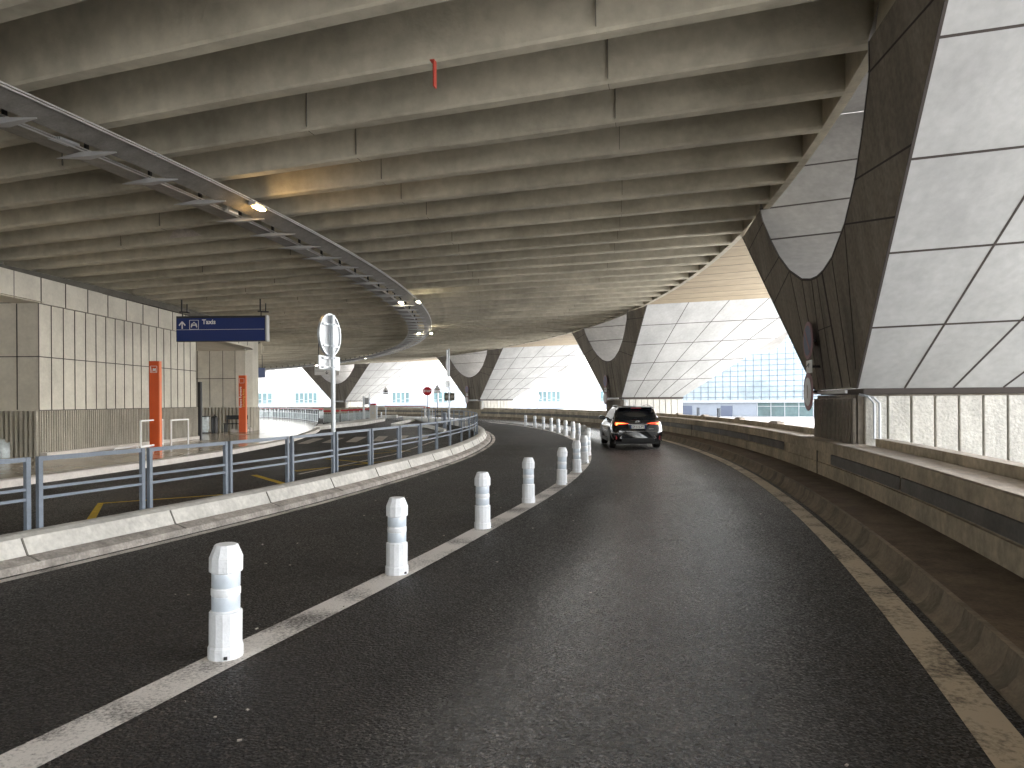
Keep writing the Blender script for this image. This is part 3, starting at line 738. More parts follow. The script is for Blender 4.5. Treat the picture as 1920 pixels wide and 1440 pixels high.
# second block at the far side of the entrance recess
b2 = MB(); o2 = [(-18.5, 39.0), (-15.0, 38.6), (-14.55, 38.75), (-14.32, 39.2), (-14.3, 39.8), (-14.5, 40.6), (-18.5, 41.2)]
def wallband(mb, pts, z0, z1):
    mb.sweep([[(x, y, z0) for x, y in pts], [(x, y, z1) for x, y in pts]], True)
wallband(b2, o2, 1.42, 5.4); b2.build('entrance_block', M_inwall, bd)
b3 = MB()
for (x0, y0), (x1, y1) in zip(o2, o2[1:-1]):
    L_ = math.hypot(x1-x0, y1-y0); nn = max(1, int(L_/.19)); an = math.atan2(y1-y0, x1-x0)
    for k in range(nn):
        f = (k+.5)/nn; b3.box((x0+(x1-x0)*f, y0+(y1-y0)*f, .78), (.10, .1, 1.3), an)
wallband(b3, [(x+(.03 if x > -15 else 0), y+.04) for x, y in o2], .12, 1.42)
b3.build('entrance_block_base', M_cord, bd)
b4 = MB()
for x in (-15.05, -15.75, -16.5, -17.2): b4.box((x, 38.62+(-15.05-x)*.11, 3.0), (.03, .03, 3.1))
b4.box((-16.6, 38.76, 3.0), (3.2, .03, .03), -.115); b4.box((-14.45, 38.85, 4.6), (.5, .02, .03), .5); b4.build('entrance_block_joint', M_joint, bd)
pr = MB(); pr.lathe([(.12, 0), (.12, .14), (.09, .2), (.02, .22)], 12, c=(-14.3, 38.7, .12)); pr.box((-14.75, 38.45, .19), (.9, .25, .14), .1); pr.build('block_plinth', M_kerb, bd)
dr = MB(); dr.quad((-19.8, 41.5, .12), (-17.2, 41.5, .12), (-17.2, 41.5, 4.5), (-19.8, 41.5, 4.5)); dr.build('glass_door', M_door, bd)
dc = MB(); dc.box((-16.65, 40.0, 2.3), (.92, .8, 4.36)); dc.build('white_column', M_signback, bd)
df = MB(); df.box((-13.62, 31.0, 1.35), (.12, .16, 2.5)); df.build('door_jamb', M_dark, bd)
rm = MB(); rm.quad((-24, 41.6, 0), (-17, 41.6, 0), (-17, 41.6, 5.4), (-24, 41.6, 5.4)); rm.quad((-24, 30, 0), (-24, 41.6, 0), (-24, 41.6, 5.4), (-24, 30, 5.4)); rm.build('recess_back', M_inwall, bd)

# ------------------------------------------------------------------ signs
def plate(mb, o, ux, w_, h_, t=.02):
    uy = Vector((0, 0, 1)); ux = Vector(ux).normalized(); mb.prism([(-w_/2, -h_/2), (w_/2, -h_/2), (w_/2, h_/2), (-w_/2, h_/2)], o, ux, uy, -t)
# taxi sign
A = D(330, 616, 26.0); B = D(498, 616, 25.9); ux = (B-A); ux.z = 0; wdt = ux.length; ux.normalize(); mid = (A+B)/2; hh = .93; nz = Vector((-ux.y, ux.x, 0))
ts = empty('direction_sign', 'hanging dark blue sign reading Taxis with an arrow and a taxi symbol', 'sign')
m1 = MB(); m1.box(mid+nz*.13+Vector((0, 0, 0)), (wdt, .22, hh), math.atan2(ux.y, ux.x)); m1.build('sign_box', M_dark, ts)
m2 = MB(); plate(m2, mid-nz*.002+Vector((0, 0, -.03)), ux, wdt-.06, hh-.10, -.012); fo = m2.build('blue_face', M_blue, ts)
uz = Vector((0, 0, 1)); of = mid-nz*.006
sp = of-ux*wdt/2
def at(x, z): return sp+ux*x+uz*z
m3 = MB(); m3.bar(at(.03, -.035)-nz*.012, at(wdt-.05, -.035)-nz*.012, .012, .006, up=nz); m3.build('divider', M_wt, ts)
m4 = MB()
for s in (-.115, .115): m4.bar(at(.24+s, .12)-nz*.014, at(.24, .26)-nz*.014, .045, .005, up=nz)
m4.bar(at(.24, .0)-nz*.014, at(.24, .25)-nz*.014, .045, .005, up=nz); m4.build('arrow', M_wt, ts)
def icon_frame(mb, c, w_, h_, t=.016):
    for a, b in (((-w_, -h_), (w_, -h_)), ((w_, -h_), (w_, h_)), ((w_, h_), (-w_, h_)), ((-w_, h_), (-w_, -h_))):
        mb.bar(c+ux*a[0]+uz*a[1], c+ux*b[0]+uz*b[1], t, .005, up=nz)
m5 = MB(); c = at(.68, .145)-nz*.014; icon_frame(m5, c, .165, .165)
m5.prism([(-.11, -.06), (-.11, .0), (-.075, .06), (.075, .06), (.11, 0), (.11, -.06), (.06, -.06), (.06, -.035), (-.06, -.035), (-.06, -.06)], c, ux, uz, .005)
m5.prism([(-.035, .065), (.035, .065), (.025, .1), (-.025, .1)], c, ux, uz, .005)
for s in (-.1, .1): m5.prism([(s-.018, -.1), (s+.018, -.1), (s+.018, -.055), (s-.018, -.055)], c, ux, uz, .005)
m5.build('taxi_symbol', M_wt, ts)
m6 = MB(); m6.prism([(-.055, .01), (.055, .01), (.045, .045), (-.045, .045)], c-nz*.008, ux, uz, .004); m6.build('taxi_windscreen', M_blue, ts)
text('Taxis', .235, at(.98, .24)-nz*.014, ux, uz, M_wt, 'lettering', ts, 'LEFT', bold=.006)
m7 = MB()
for f in (.06, .94):
    b_ = at(wdt*f, hh/2)+nz*.1
    m7.bar(b_, b_+uz*.18, .03, .03); m7.bar(b_+uz*.18-ux*.15+nz*.1, b_+uz*.12+ux*.32-nz*.15, .05, .05); m7.bar(b_+uz*.15-ux*.03, b_+uz*.62-ux*.03, .04, .04); m7.bar(b_+uz*.15+ux*.17, b_+uz*.45+ux*.17, .03, .03)
m7.build('hanger', M_dark, ts)
m8 = MB(); m8.box(mid+ux*(wdt/2+.03)+nz*.1, (.05, .26, hh+.02), math.atan2(ux.y, ux.x)); m8.build('end_cap', M_brk, ts)
# far small blue sign beyond the entrance block
fs = empty('hanging_sign', 'small dark blue hanging sign just right of the far building corner', 'sign')
c = D(484, 699, 52); m1 = MB(); m1.box(c, (1.0, .2, .72)); m1.build('sign_box', M_blue2, fs); m1 = MB(); m1.bar(c+Vector((-.2, 0, .3)), c+Vector((-.2, 0, 1.3)), .04); m1.bar(c+Vector((.3, 0, .3)), c+Vector((.3, 0, 1.3)), .04); m1.build('hanger', M_dark, fs)

# tall post with sign backs
c = P(637, 886, .3); c = pol(78.78+boff(ang(*c)), ang(*c), 0)
th = rad(75); ux = Vector((math.cos(th), math.sin(th), 0)); nb_ = Vector((ux.y, -ux.x, 0))   # nb_ points to the camera side
sp1 = empty('sign_post', 'tall galvanised post showing the backs of a round and a rectangular sign', 'sign post', loc=(0, 0, 0))
m1 = MB(); m1.tube([c+uz*-.03, c+uz*3.38], .044, 14); m1.build('pole', M_galv, sp1, smooth=True)
pc = c-nb_*.07
m1 = MB(); m1.prism(circ(.41, 40), pc+uz*3.0, ux, uz, -.025); m1.build('round_sign', M_signback, sp1, bevel=.004)
m1 = MB()
for k in range(40):
    a0_, a1_ = 2*PI*k/40, 2*PI*(k+1)/40
    m1.bar(pc+nb_*.0+ux*.405*math.cos(a0_)+uz*(3.0+.405*math.sin(a0_)), pc+ux*.405*math.cos(a1_)+uz*(3.0+.405*math.sin(a1_)), .03, .05, up=nb_)
m1.build('round_sign_rim', M_galv, sp1)
m1 = MB(); plate(m1, pc+uz*2.45, ux, .82, .27, .02); m1.build('plate_sign', M_signback, sp1, bevel=.003)
m1 = MB()
for z in (3.2, 2.78, 2.54, 2.36): m1.bar(pc+nb_*.03-ux*.3+uz*z, pc+nb_*.03+ux*.3+uz*z, .02, .035); m1.bar(c-nb_*.02+uz*z-ux*.05, c+nb_*.05+uz*z, .03, .03)
for s in (-.045,): m1.bar(pc+nb_*.03+ux*s+uz*2.62, pc+nb_*.03+ux*s+uz*3.38, .05, .02, up=nb_)
m1.build('clamp', M_galv, sp1)
m1 = MB(); m1.tube([c+uz*.2, c+uz*.62], .05, 12); m1.build('pole_sleeve', M_signback, sp1, smooth=True)

# white 'toutes directions' sign further back
td = empty('lane_sign', 'white sign reading TOUTES DIRECTIONS with a down arrow, hanging behind the tall post', 'sign')
c = D(613, 695, 40); ux = Vector((1, 0.05, 0)).normalized(); nz = Vector((.05, -1, 0)).normalized()
m1 = MB(); m1.box(c, (1.36, .08, .5), .05); m1.build('panel', M_plate, td)
text('TOUTES DIRECTIONS', .125, c+nz*.045+uz*.13, ux, uz, M_bk, 'lettering', td, bold=.001)
m1 = MB(); ca = c+nz*.045+uz*-.1; m1.bar(ca+uz*.09, ca-uz*.09, .03, .005, up=nz)
for s in (-.08, .08): m1.bar(ca+ux*s-uz*.0, ca-uz*.09, .03, .005, up=nz)
m1.build('arrow', M_bk, td); m1 = MB(); m1.bar(c+nz*.045+uz*.03-ux*.66, c+nz*.045+uz*.03+ux*.66, .012, .004, up=nz); m1.bar(c+nz*.045+uz*-.05-ux*.66, c+nz*.045+uz*-.05-ux*.15, .01, .004, up=nz); m1.build('rule', M_bk, td)
m1 = MB(); m1.bar(c+ux*-.45+uz*.2, c+ux*-.45+uz*1.9, .04); m1.bar(c+ux*.45+uz*.2, c+ux*.45+uz*1.9, .04); m1.build('hanger', M_dark, td)

# edge-on sign post on the island
c = pol(79.05, ang(-3.9, 51.6), .3)
s2 = empty('sign_post', 'thin galvanised post with signs seen almost edge-on, left of the third pier', 'sign post')
m1 = MB(); m1.tube([c-uz*.3, c+uz*5.2], .05, 12); m1.build('pole', M_galv, s2, smooth=True)
ux = Vector((math.cos(rad(83)), math.sin(rad(83)), 0)); m1 = MB(); m1.prism(circ(.46, 32, 1.0), c+Vector((-.14, -.05, 4.05)), ux, uz, .03)
m1.prism([(-.4, -.95), (.4, -.95), (.4, .95), (-.4, .95)], c+Vector((-.10, -.02, 4.15)), ux, uz, .03); m1.build('sign_plate', M_signback, s2)
m1 = MB(); m1.prism([(-.6, -.24), (.6, -.24), (.6, .24), (-.6, .24)], c+Vector((-.12, 0, 2.62)), Vector((math.cos(rad(75)), math.sin(rad(75)), 0)), uz, .03); m1.build('lower_plate', M_signback, s2)
m1 = MB(); m1.box(c+Vector((.02, .12, 1.72)), (.74, .03, .56)); pn = m1.build('dark_panel', mat('dark_olive_panel', (.13, .12, .09), .6), s2)
m1 = MB(); q = c+Vector((.02, .10, 1.72))
for dx in (-.2, .2):
    m1.prism([(dx-.11, -.08), (dx+.11, -.08), (dx+.13, .04), (dx+.03, .13), (dx-.1, .08)], q, Vector((1, 0, 0)), uz, -.006); m1.bar(q+Vector((dx-.1, -.006, -.15)), q+Vector((dx+.1, -.006, -.15)), .03, .004, up=Vector((0, 1, 0)))
m1.build('symbol', M_cream, s2)
m1 = MB(); m1.box(q+Vector((0, -.006, 0)), (.012, .004, .5)); m1.build('divider', M_dark, s2)

def pole_sign(kind, base, hc, size, label, name='road_sign', face=(0, -1)):
    r = empty(name, label, 'road sign'); b = Vector((*base, 0)); m1 = MB(); m1.tube([b, b+uz*(hc+size*.35)], .035, 10); m1.build('pole', M_dark if kind != 'hump' else M_galv, r, smooth=True)
    ux = Vector((1, 0, 0)); o = b+Vector((0, -.05, hc)); fw = Vector((0, -1, 0))
    if kind == 'stop':
        m1 = MB(); m1.prism([(size/2/math.cos(PI/8)*math.cos(PI/8+k*PI/4), size/2/math.cos(PI/8)*math.sin(PI/8+k*PI/4)) for k in range(8)], o, ux, uz, .02); m1.build('octagon', M_red, r)
        text('STOP', size*.36, o+fw*.022, ux, uz, M_wt, 'lettering', r, bold=.008, xs=.95)
    else:
        tri = [(-size/2, -size*.36), (size/2, -size*.36), (0, size*.5)]
        m1 = MB(); m1.prism(tri, o, ux, uz, .015); m1.build('triangle', M_figr, r)
        m1 = MB(); m1.prism([(x*.78, y*.78-.0) for x, y in tri], o+fw*.017, ux, uz, .004); m1.build('triangle_face', M_plate, r)
        m1 = MB(); q = o+fw*.024
        if kind == 'hump': m1.prism([(-.19, -.17)]+[(.15*math.cos(t), -.17+.12*math.sin(t)) for t in [PI-k*PI/8 for k in range(9)]]+[(.19, -.17)]+[(.19, -.2), (-.19, -.2)], q, ux, uz, .004)
        else:
            for dx in (-.1, .08):
                m1.prism(circ(.035, 10), q+ux*dx+uz*.13, ux, uz, .004); m1.bar(q+ux*dx+uz*.1, q+ux*dx-uz*.04, .06, .004, up=fw); m1.bar(q+ux*dx-uz*.02, q+ux*(dx-.05)-uz*.2, .03, .004, up=fw); m1.bar(q+ux*dx-uz*.02, q+ux*(dx+.05)-uz*.2, .03, .004, up=fw)
        m1.build('symbol', M_bk, r)
        m1 = MB(); plate(m1, o+fw*.0-uz*(size*.36+.12), ux, size*.85, .17, .015); m1.build('supplementary_plate', M_plate, r)
        m1 = MB()
        for dx in (-.25, -.08, .1, .26): m1.bar(o+fw*.018-uz*(size*.36+.12)+ux*(dx-.06), o+fw*.018-uz*(size*.36+.12)+ux*(dx+.06), .05, .003, up=fw)
        m1.build('plate_marks', M_bk, r)
    return r
Y = 62; pole_sign('stop', ((801.5-CX)*Y/F, Y), D(801.5, 733.5, Y).z, .74, 'red octagonal stop sign on a dark post behind the railing')
Y = 64; pole_sign('walk', ((820-CX)*Y/F, Y), D(820, 727.5, Y).z, .66, 'triangular warning sign with figures, just right of the stop sign')
Y = 70; pole_sign('hump', ((723.3-CX)*Y/F, Y), D(723.3, 731, Y).z, .64, 'triangular hump warning sign on a thin pale post left of the stop sign')
Y = 98; pole_sign('walk', ((1007-CX)*Y/F, Y), D(1007, 739.5, Y).z, .95, 'far triangular warning sign with figures beyond the parapet, right of the third pier')

# faded round signs on the first three piers
for al, lb in ((-10, 'nearest pier'), (10, 'pier behind the car'), (30, 'pier right of the stop sign')):
    for h, kind in ((2.92, 'blue'), (2.37, 'plate'), (1.84, 'white')):
        o = pol(87.98, al+.52, h); e = pol(1, al)-pol(0, al); uy_ = uz; ux = Vector((-e.y, e.x, 0)).normalized(); nn = -e
        nm = {'blue': 'no_parking_sign', 'plate': 'arrow_plate', 'white': 'round_sign'}[kind]
        lab = {'blue': f'faded blue round sign with red slash on the {lb}', 'plate': f'small worn arrow plate between two signs on the {lb}', 'white': f'faded white round sign with pinkish border on the {lb}'}[kind]
        r = empty(nm, lab, 'sign', group={'blue': 'no-parking signs on the piers', 'plate': 'worn plates on the piers', 'white': 'white round signs on the piers'}[kind])
        ox = -ux
        if kind == 'plate':
            m1 = MB(); plate(m1, o, ox, .46, .27, .02); m1.build('plate', M_plate, r); m1 = MB(); m1.bar(o+nn*.022+ox*-.12, o+nn*.022+ox*.12+uz*.06, .03, .004, up=nn); m1.bar(o+nn*.022+ox*.12+uz*.06, o+nn*.022+ox*.04, .03, .004, up=nn); m1.build('arrow', M_mull, r)
        else:
            m1 = MB(); m1.prism(circ(.40, 36), o, ox, uz, .02); m1.build('rim', M_figr, r)
            m1 = MB(); m1.prism(circ(.32 if kind == 'blue' else .30, 36), o+nn*.004+ (nn*.02), ox, uz, .004); m1.build('disc', M_figb if kind == 'blue' else M_plate, r)
            m1 = MB()
            if kind == 'blue': m1.bar(o+nn*.032-ox*.21+uz*.21, o+nn*.032+ox*.21-uz*.21, .07, .004, up=nn); m1.build('slash', M_figr, r)
            else: m1.bar(o+nn*.032-uz*.14, o+nn*.032+uz*.14, .05, .004, up=nn); m1.build('faint_mark', M_cop, r)
        m1 = MB(); m1.bar(o, pol(88.3, al+.52, h), .05, .05); m1.build('bracket', M_dark, r)

# ------------------------------------------------------------------ totems and walkway furniture
def totem(px0, px1, pyb, label, words=None):
    Y = P((px0+px1)/2, pyb, .12)[1]; X = ((px0+px1)/2-CX)*Y/F; w_ = (px1-px0)*Y/F
    r = empty('totem', label, 'totem', loc=(X, Y, .12), group='orange totems on the walkway')
    m1 = MB(); m1.box((0, .08, 1.5), (w_, .16, 3.0)); m1.build('panel', M_or, r, bevel=.006)
    m1 = MB(); m1.box((w_/2+.02, .08, 1.5), (.035, .165, 3.0)); m1.build('side_trim', M_or2, r)
    m1 = MB(); c = Vector((0, -.004, 2.72)); x_ = Vector((1, 0, 0)); f_ = Vector((0, 1, 0)); a = w_*.36
    for p_, q_ in (((-a, -a), (a, -a)), ((a, -a), (a, a)), ((a, a), (-a, a)), ((-a, a), (-a, -a))): m1.bar(c+x_*p_[0]+uz*p_[1], c+x_*q_[0]+uz*q_[1], .014, .006, up=f_)
    if not words:
        m1.bar(c+x_*-.1+uz*.08, c+x_*-.07-uz*.07, .014, .006, up=f_); m1.bar(c-x_*.07-uz*.06, c+x_*.1-uz*.06, .014, .006, up=f_); m1.prism([(-.03, -.045), (.08, -.045), (.08, .04), (.045, .04), (.04, .02), (.0, .04), (-.03, .03)], c, x_, uz, .004)
        for dx in (-.06, .08): m1.prism(circ(.014, 8), c+x_*dx-uz*.085, x_, uz, .004)
    m1.build('symbol', M_wt, r)
    if words:
        o1 = text(words[0], .17, (-.07, -.004, 1.85), (0, 0, 1), (-1, 0, 0), M_wt, 'lettering', r, bold=.002)
        o2 = text(words[1], .17, (.09, -.004, 1.80), (0, 0, 1), (-1, 0, 0), M_ory, 'lettering', r, bold=.001)
    return r
totem(280, 297, 841.5, 'nearest orange totem with a luggage trolley symbol in front of the corduroy wall')
totem(447.5, 459.5, 810.5, 'farther orange totem with vertical lettering at the corner of the entrance', ('Espace Fumeurs', 'Smoking Area'))
def hoop(pa, pb, hgt, label, low=False):
    a = Vector((*P(*pa, .12), .12)); b = Vector((*P(*pb, .12), .12))
    r = empty('hoop_rail', label, 'hoop rail', group='white hoop rails by the wall'); m1 = MB()
    m1.tube([a, a+uz*hgt], .03, 8); m1.tube([b, b+uz*hgt], .03, 8); m1.build('post', M_wt, r); m1 = MB(); m1.bar(a+uz*hgt, b+uz*hgt, .05, .05)
    if low: m1.bar(a+uz*.12, b+uz*.14, .06, .06)
    m1.build('rail', M_wt, r)
hoop((264, 845), (305, 839), .98, 'white hoop rail crossing in front of the near orange totem', True)
hoop((321, 838), (353, 834), .95, 'white hoop rail right of the near orange totem')
a = Vector((*P(214, 846, .12), .2)); b = Vector((*P(258, 841, .12), .2)); m1 = MB(); m1.bar(a, b, .05, .05); m1.bar(b, b-uz*.1, .05); m1.bar(a, a-uz*.1, .05); tag(m1.build('wheel_stop', M_wt), 'low white bar on the walkway left of the near orange totem', 'bar')
# bag holder, bin, bench
Y = 36.5; X = lambda px: (px-CX)*Y/F
r = empty('litter_bag_stand', 'clear plastic litter bag on a grey stand left of the black bin', 'litter bag', loc=(X(384), Y, .12))
m1 = MB(); m1.sweep([[(.22*s*math.cos(t), .16*s*math.sin(t), z) for t in [k*PI/5 for k in range(10)]] for z, s in ((.05, .75), (.25, 1.05), (.5, .95), (.72, 1.05), (.85, .95))], True); m1.build('bag', M_bag, r, smooth=True)
m1 = MB(); m1.lathe([(.27, .84), (.27, .90)], 14); m1.bar((-.26, 0, 0), (-.26, 0, .86), .04); m1.box((0, 0, .02), (.55, .4, .04)); m1.build('frame', M_dark, r)
r = empty('bin', 'slim black bin between the litter bag and the bench', 'bin', loc=(X(399), Y+.2, .12))
m1 = MB(); m1.lathe([(.15, 0), (.17, .1), (.17, .78), (.13, .86), (.05, .9)], 14); m1.build('body', M_black, r, smooth=True); m1 = MB(); m1.lathe([(.03, .9), (.03, .96)], 8); m1.build('knob', M_black, r)
r = empty('bench', 'black metal bench against the wall beside the farther orange totem', 'bench', loc=(X(424.5), Y+1.2, .12))
m1 = MB(); m1.box((0, 0, .45), (1.15, .4, .05)); m1.build('seat', M_black, r); m1 = MB(); m1.box((0, .2, .78), (1.15, .05, .22)); m1.build('backrest', M_black, r)
for s in (-.52, .52): m1 = MB(); m1.box((s, 0, .22), (.06, .36, .44)); m1.box((s, .19, .55), (.05, .05, .55)); m1.build('leg', M_black, r)
# wrapped parcel at left edge
p = P(6, 858, .12); m1 = MB(); m1.sweep([[(.32*s*math.cos(t)*(1+.15*math.sin(3*t)), .3*s*math.sin(t), z) for t in [k*PI/6 for k in range(12)]] for z, s in ((.0, .9), (.2, 1.05), (.42, .8), (.55, .3))], True)
tag(m1.build('plastic_bag', M_bag, smooth=True, loc=(p[0], p[1], .12)), 'crumpled clear plastic bag by the corduroy wall at the left edge', 'bag')

# ------------------------------------------------------------------ trolley bay
pts = [Vector((*P(x, y), .12)) for x, y in ((597, 795.5), (575, 791.5), (552, 788.6), (530, 786.6), (513, 785.4), (495, 784.8), (478, 784.5), (440, 784.5))]
cr = empty('corral_railing', 'low dark post railing curving around the luggage trolley bay', 'railing')
path = [pts[0].lerp(pts[1], 0)]; L = [0]
poly = []
for a, b in zip(pts, pts[1:]):
    n = max(1, int((b-a).length/.9))
    for k in range(n): poly.append(a.lerp(b, k/n))
poly.append(pts[-1])
m1 = MB()
for p in poly: m1.bar(p, p+uz*.98, .06)
m1.build('post', M_dark, cr); m1 = MB()
for a, b in zip(poly, poly[1:]):
    for z, t in ((1.0, .05), (.62, .04), (.08, .06)): m1.bar(a+uz*z, b+uz*z, .05, t)
m1.build('rail', M_galv, cr)
m1 = MB()
for a, b in zip(poly, poly[1:]): m1.quad(a+uz*.12, b+uz*.12, b+uz*.58, a+uz*.58)
m1.build('infill_panel', mat('clear_infill', (.45, .50, .50), .2, var=.4, scale=1.2), cr)
def make_trolley():
    r = empty('luggage_trolley', '', 'trolley', group='luggage trolleys in the bay')
    m1 = MB()
    for s in (-.28, .28): m1.bar((s, 0, .12), (s, .12, 1.0), .045); m1.bar((s, 0, .14), (s*.6, .95, .14), .045)
    m1.bar((-.28, .05, .5), (.28, .05, .5), .03); m1.bar((-.17, .9, .14), (.17, .9, .14), .04)
    for s in (-.15, 0, .15): m1.bar((s, .02, .16), (s, .10, .85), .02)
    m1.build('frame', M_galv, r)
    m1 = MB(); m1.quad((-.26, 0, .2), (.26, 0, .2), (.26, .09, .78), (-.26, .09, .78)); m1.build('back_panel', MATS['clear_infill'], r)
    m1 = MB(); m1.box((0, .1, 1.02), (.62, .07, .13)); m1.build('handle', M_redp, r, bevel=.01)
    for s, y in ((-.28, 0), (.28, 0), (0, .9)): m1 = MB(); m1.tube([(s-.03, y, .07), (s+.03, y, .07)], .07, 10); m1.build('wheel', M_black, r)
    return r
t0 = make_trolley(); k = 0
noop = None
tl = ['leftmost', 'second from the left', 'third from the left', 'fourth from the left', 'fifth from the left', 'sixth from the left', 'rightmost']
for px, py in ((614, 795), (629, 794), (646, 792.5), (660, 790.5), (669, 789.5), (680, 788), (689.5, 786)):
    o = t0 if k == 0 else dup(t0, (0, 0, 0), 0); p = P(px, py, 0); o.location = (p[0], p[1], -.03); o.rotation_euler = (0, 0, rad([12, 10, 14, 25, 8, 10, 16][k])); o['label'] = f'{tl[k]} of the front luggage trolleys with red handles beside the corral'; k += 1
for i in range(16):   # nested rows behind
    f = i/15; px = 478+f*125; py = 780.5+f*6; o = dup(t0, (0, 0, 0), 0); p = P(px, py, 0); o.location = (p[0], p[1], .0); o.rotation_euler = (0, 0, rad(60)); o['label'] = 'grey luggage trolley nested in the row behind the corral railing'
    o['group'] = 'nested luggage trolleys behind the railing'
# gate island, kiosk, boom
ki = MB()
pk = [P(x, y, 0) for x, y in ((588, 806), (640, 801), (680, 796.5), (722, 789))]; pk2 = [P(x, y, .2) for x, y in ((608, 795), (645, 790), (680, 786), (715, 782))]
rows = [[(a[0], a[1], -.03), (a[0]+.02, a[1]+.15, .2), (b[0], b[1], .2), (b[0], b[1]+.1, -.03)] for a, b in zip(pk, pk2)]; ki.sweep(rows, True)
tag(ki.build('gate_island', M_barrier), 'pale raised concrete island under the ticket kiosk, pointing left', 'kerb island')
ki = MB(); pk = [P(x, y, 0) for x, y in ((733, 799), (757, 792), (790, 786), (812, 781.5))]; pk2 = [P(x, y, .18) for x, y in ((746, 791), (775, 786), (800, 780.5), (820, 778))]
rows = [[(a[0], a[1], -.03), (a[0], a[1]+.1, .18), (b[0], b[1], .18), (b[0], b[1]+.1, -.03)] for a, b in zip(pk, pk2)]; ki.sweep(rows, True)
gpk = [P(733, 799, 0), P(800, 801, 0), P(832, 810, 0)]; gp2 = [P(740, 792, .15), P(795, 792.5, .15), P(832, 801, .15)]
ki.sweep([[(a[0], a[1], -.03), (a[0], a[1], .15), (a[0]+.1, a[1]+.5, .15), (a[0]+.1, a[1]+.5, -.03)] for a in gpk], True)
tag(ki.build('splitter_island', M_barrier), 'pointed pale kerb island in front of the silver hoop rails', 'kerb island')
p = P(731, 784, 0); ki = MB(); ki.box((p[0], p[1], .15), (1.5, .7, .34)); tag(ki.build('concrete_block', M_barrier, bevel=.06), 'low pale concrete block at the foot of the hump sign', 'block')
Y = 63; XX = lambda px: (px-CX)*Y/F
r = empty('ticket_kiosk', 'cream ticket kiosk with a red cap at the left end of the boom', 'kiosk', loc=(XX(700), Y, .15))
m1 = MB(); m1.box((0, 0, .62), (.52, .5, 1.24)); m1.build('cabinet', M_cream, r, bevel=.02); m1 = MB(); m1.box((0, 0, 1.32), (.5, .46, .15)); m1.build('cap', M_redp, r, bevel=.04); m1 = MB(); m1.prism(circ(.09, 14), (0, -.256, .55), (1, 0, 0), uz, -.01); m1.box((.3, 0, .6), (.05, .4, 1.1)); m1.build('fitting', M_galv, r)
r = empty('boom_barrier', 'white boom barrier with a red stripe reaching from the kiosk to the silver rails', 'boom', loc=(XX(707), Y, 0))
m1 = MB(); m1.box((2.2, 0, 1.27), (4.4, .06, .15)); m1.build('boom', M_wt, r); m1 = MB(); m1.box((2.5, -.034, 1.26), (3.6, .01, .055)); m1.build('red_stripe', M_redp, r); m1 = MB(); m1.box((4.3, 0, .6), (.08, .1, 1.2)); m1.build('rest_post', M_plate, r)
r = empty('height_post', 'tall pale post with a small grey box left of the kiosk', 'post', loc=(XX(685), Y-.6, .1))
m1 = MB(); m1.box((-.02, 0, 1.05), (.16, .14, 2.15)); m1.build('post', M_signback, r); m1 = MB(); m1.box((.27, 0, 1.65), (.34, .2, .6)); m1.build('box', mat('mid_grey', (.3, .3, .3), .5), r); m1 = MB(); m1.bar((.5, 0, 0), (.5, 0, 2.3), .05); m1.build('mast', M_galv, r)
def smallb(px, py, hgt, rr, m, label, name='post'):
    p = P(px, py, 0); m1 = MB(); m1.lathe([(rr, 0), (rr, hgt*.84), (rr*1.15, hgt*.85), (rr*1.15, hgt*.93), (rr*.6, hgt)], 12); tag(m1.build(name, m, smooth=True, loc=(p[0], p[1], 0)), label, 'post')
smallb(715.3, 784, .62, .07, M_white, 'small white post on the tip of the kiosk island', 'marker_post')
smallb(834, 806, 1.05, .11, M_grey, 'grey steel post with a white top behind the railing', 'steel_post')
r = empty('hoop_barrier', 'silver tubular hoop barrier below the stop sign', 'hoop barrier', loc=(*P(801, 786, .0), .1)); m1 = MB()
for x in (-.5, -.25, 0, .25, .5): m1.tube([(x, 0, 0), (x, 0, .85)], .03, 8)
m1.build('upright', M_galv, r); m1 = MB(); m1.bar((-.52, 0, .85), (.52, 0, .85), .06); m1.build('rail', M_galv, r); m1 = MB(); m1.box((-.05, .1, 1.02), (.6, .04, .12)); m1.build('red_band', M_rust, r)

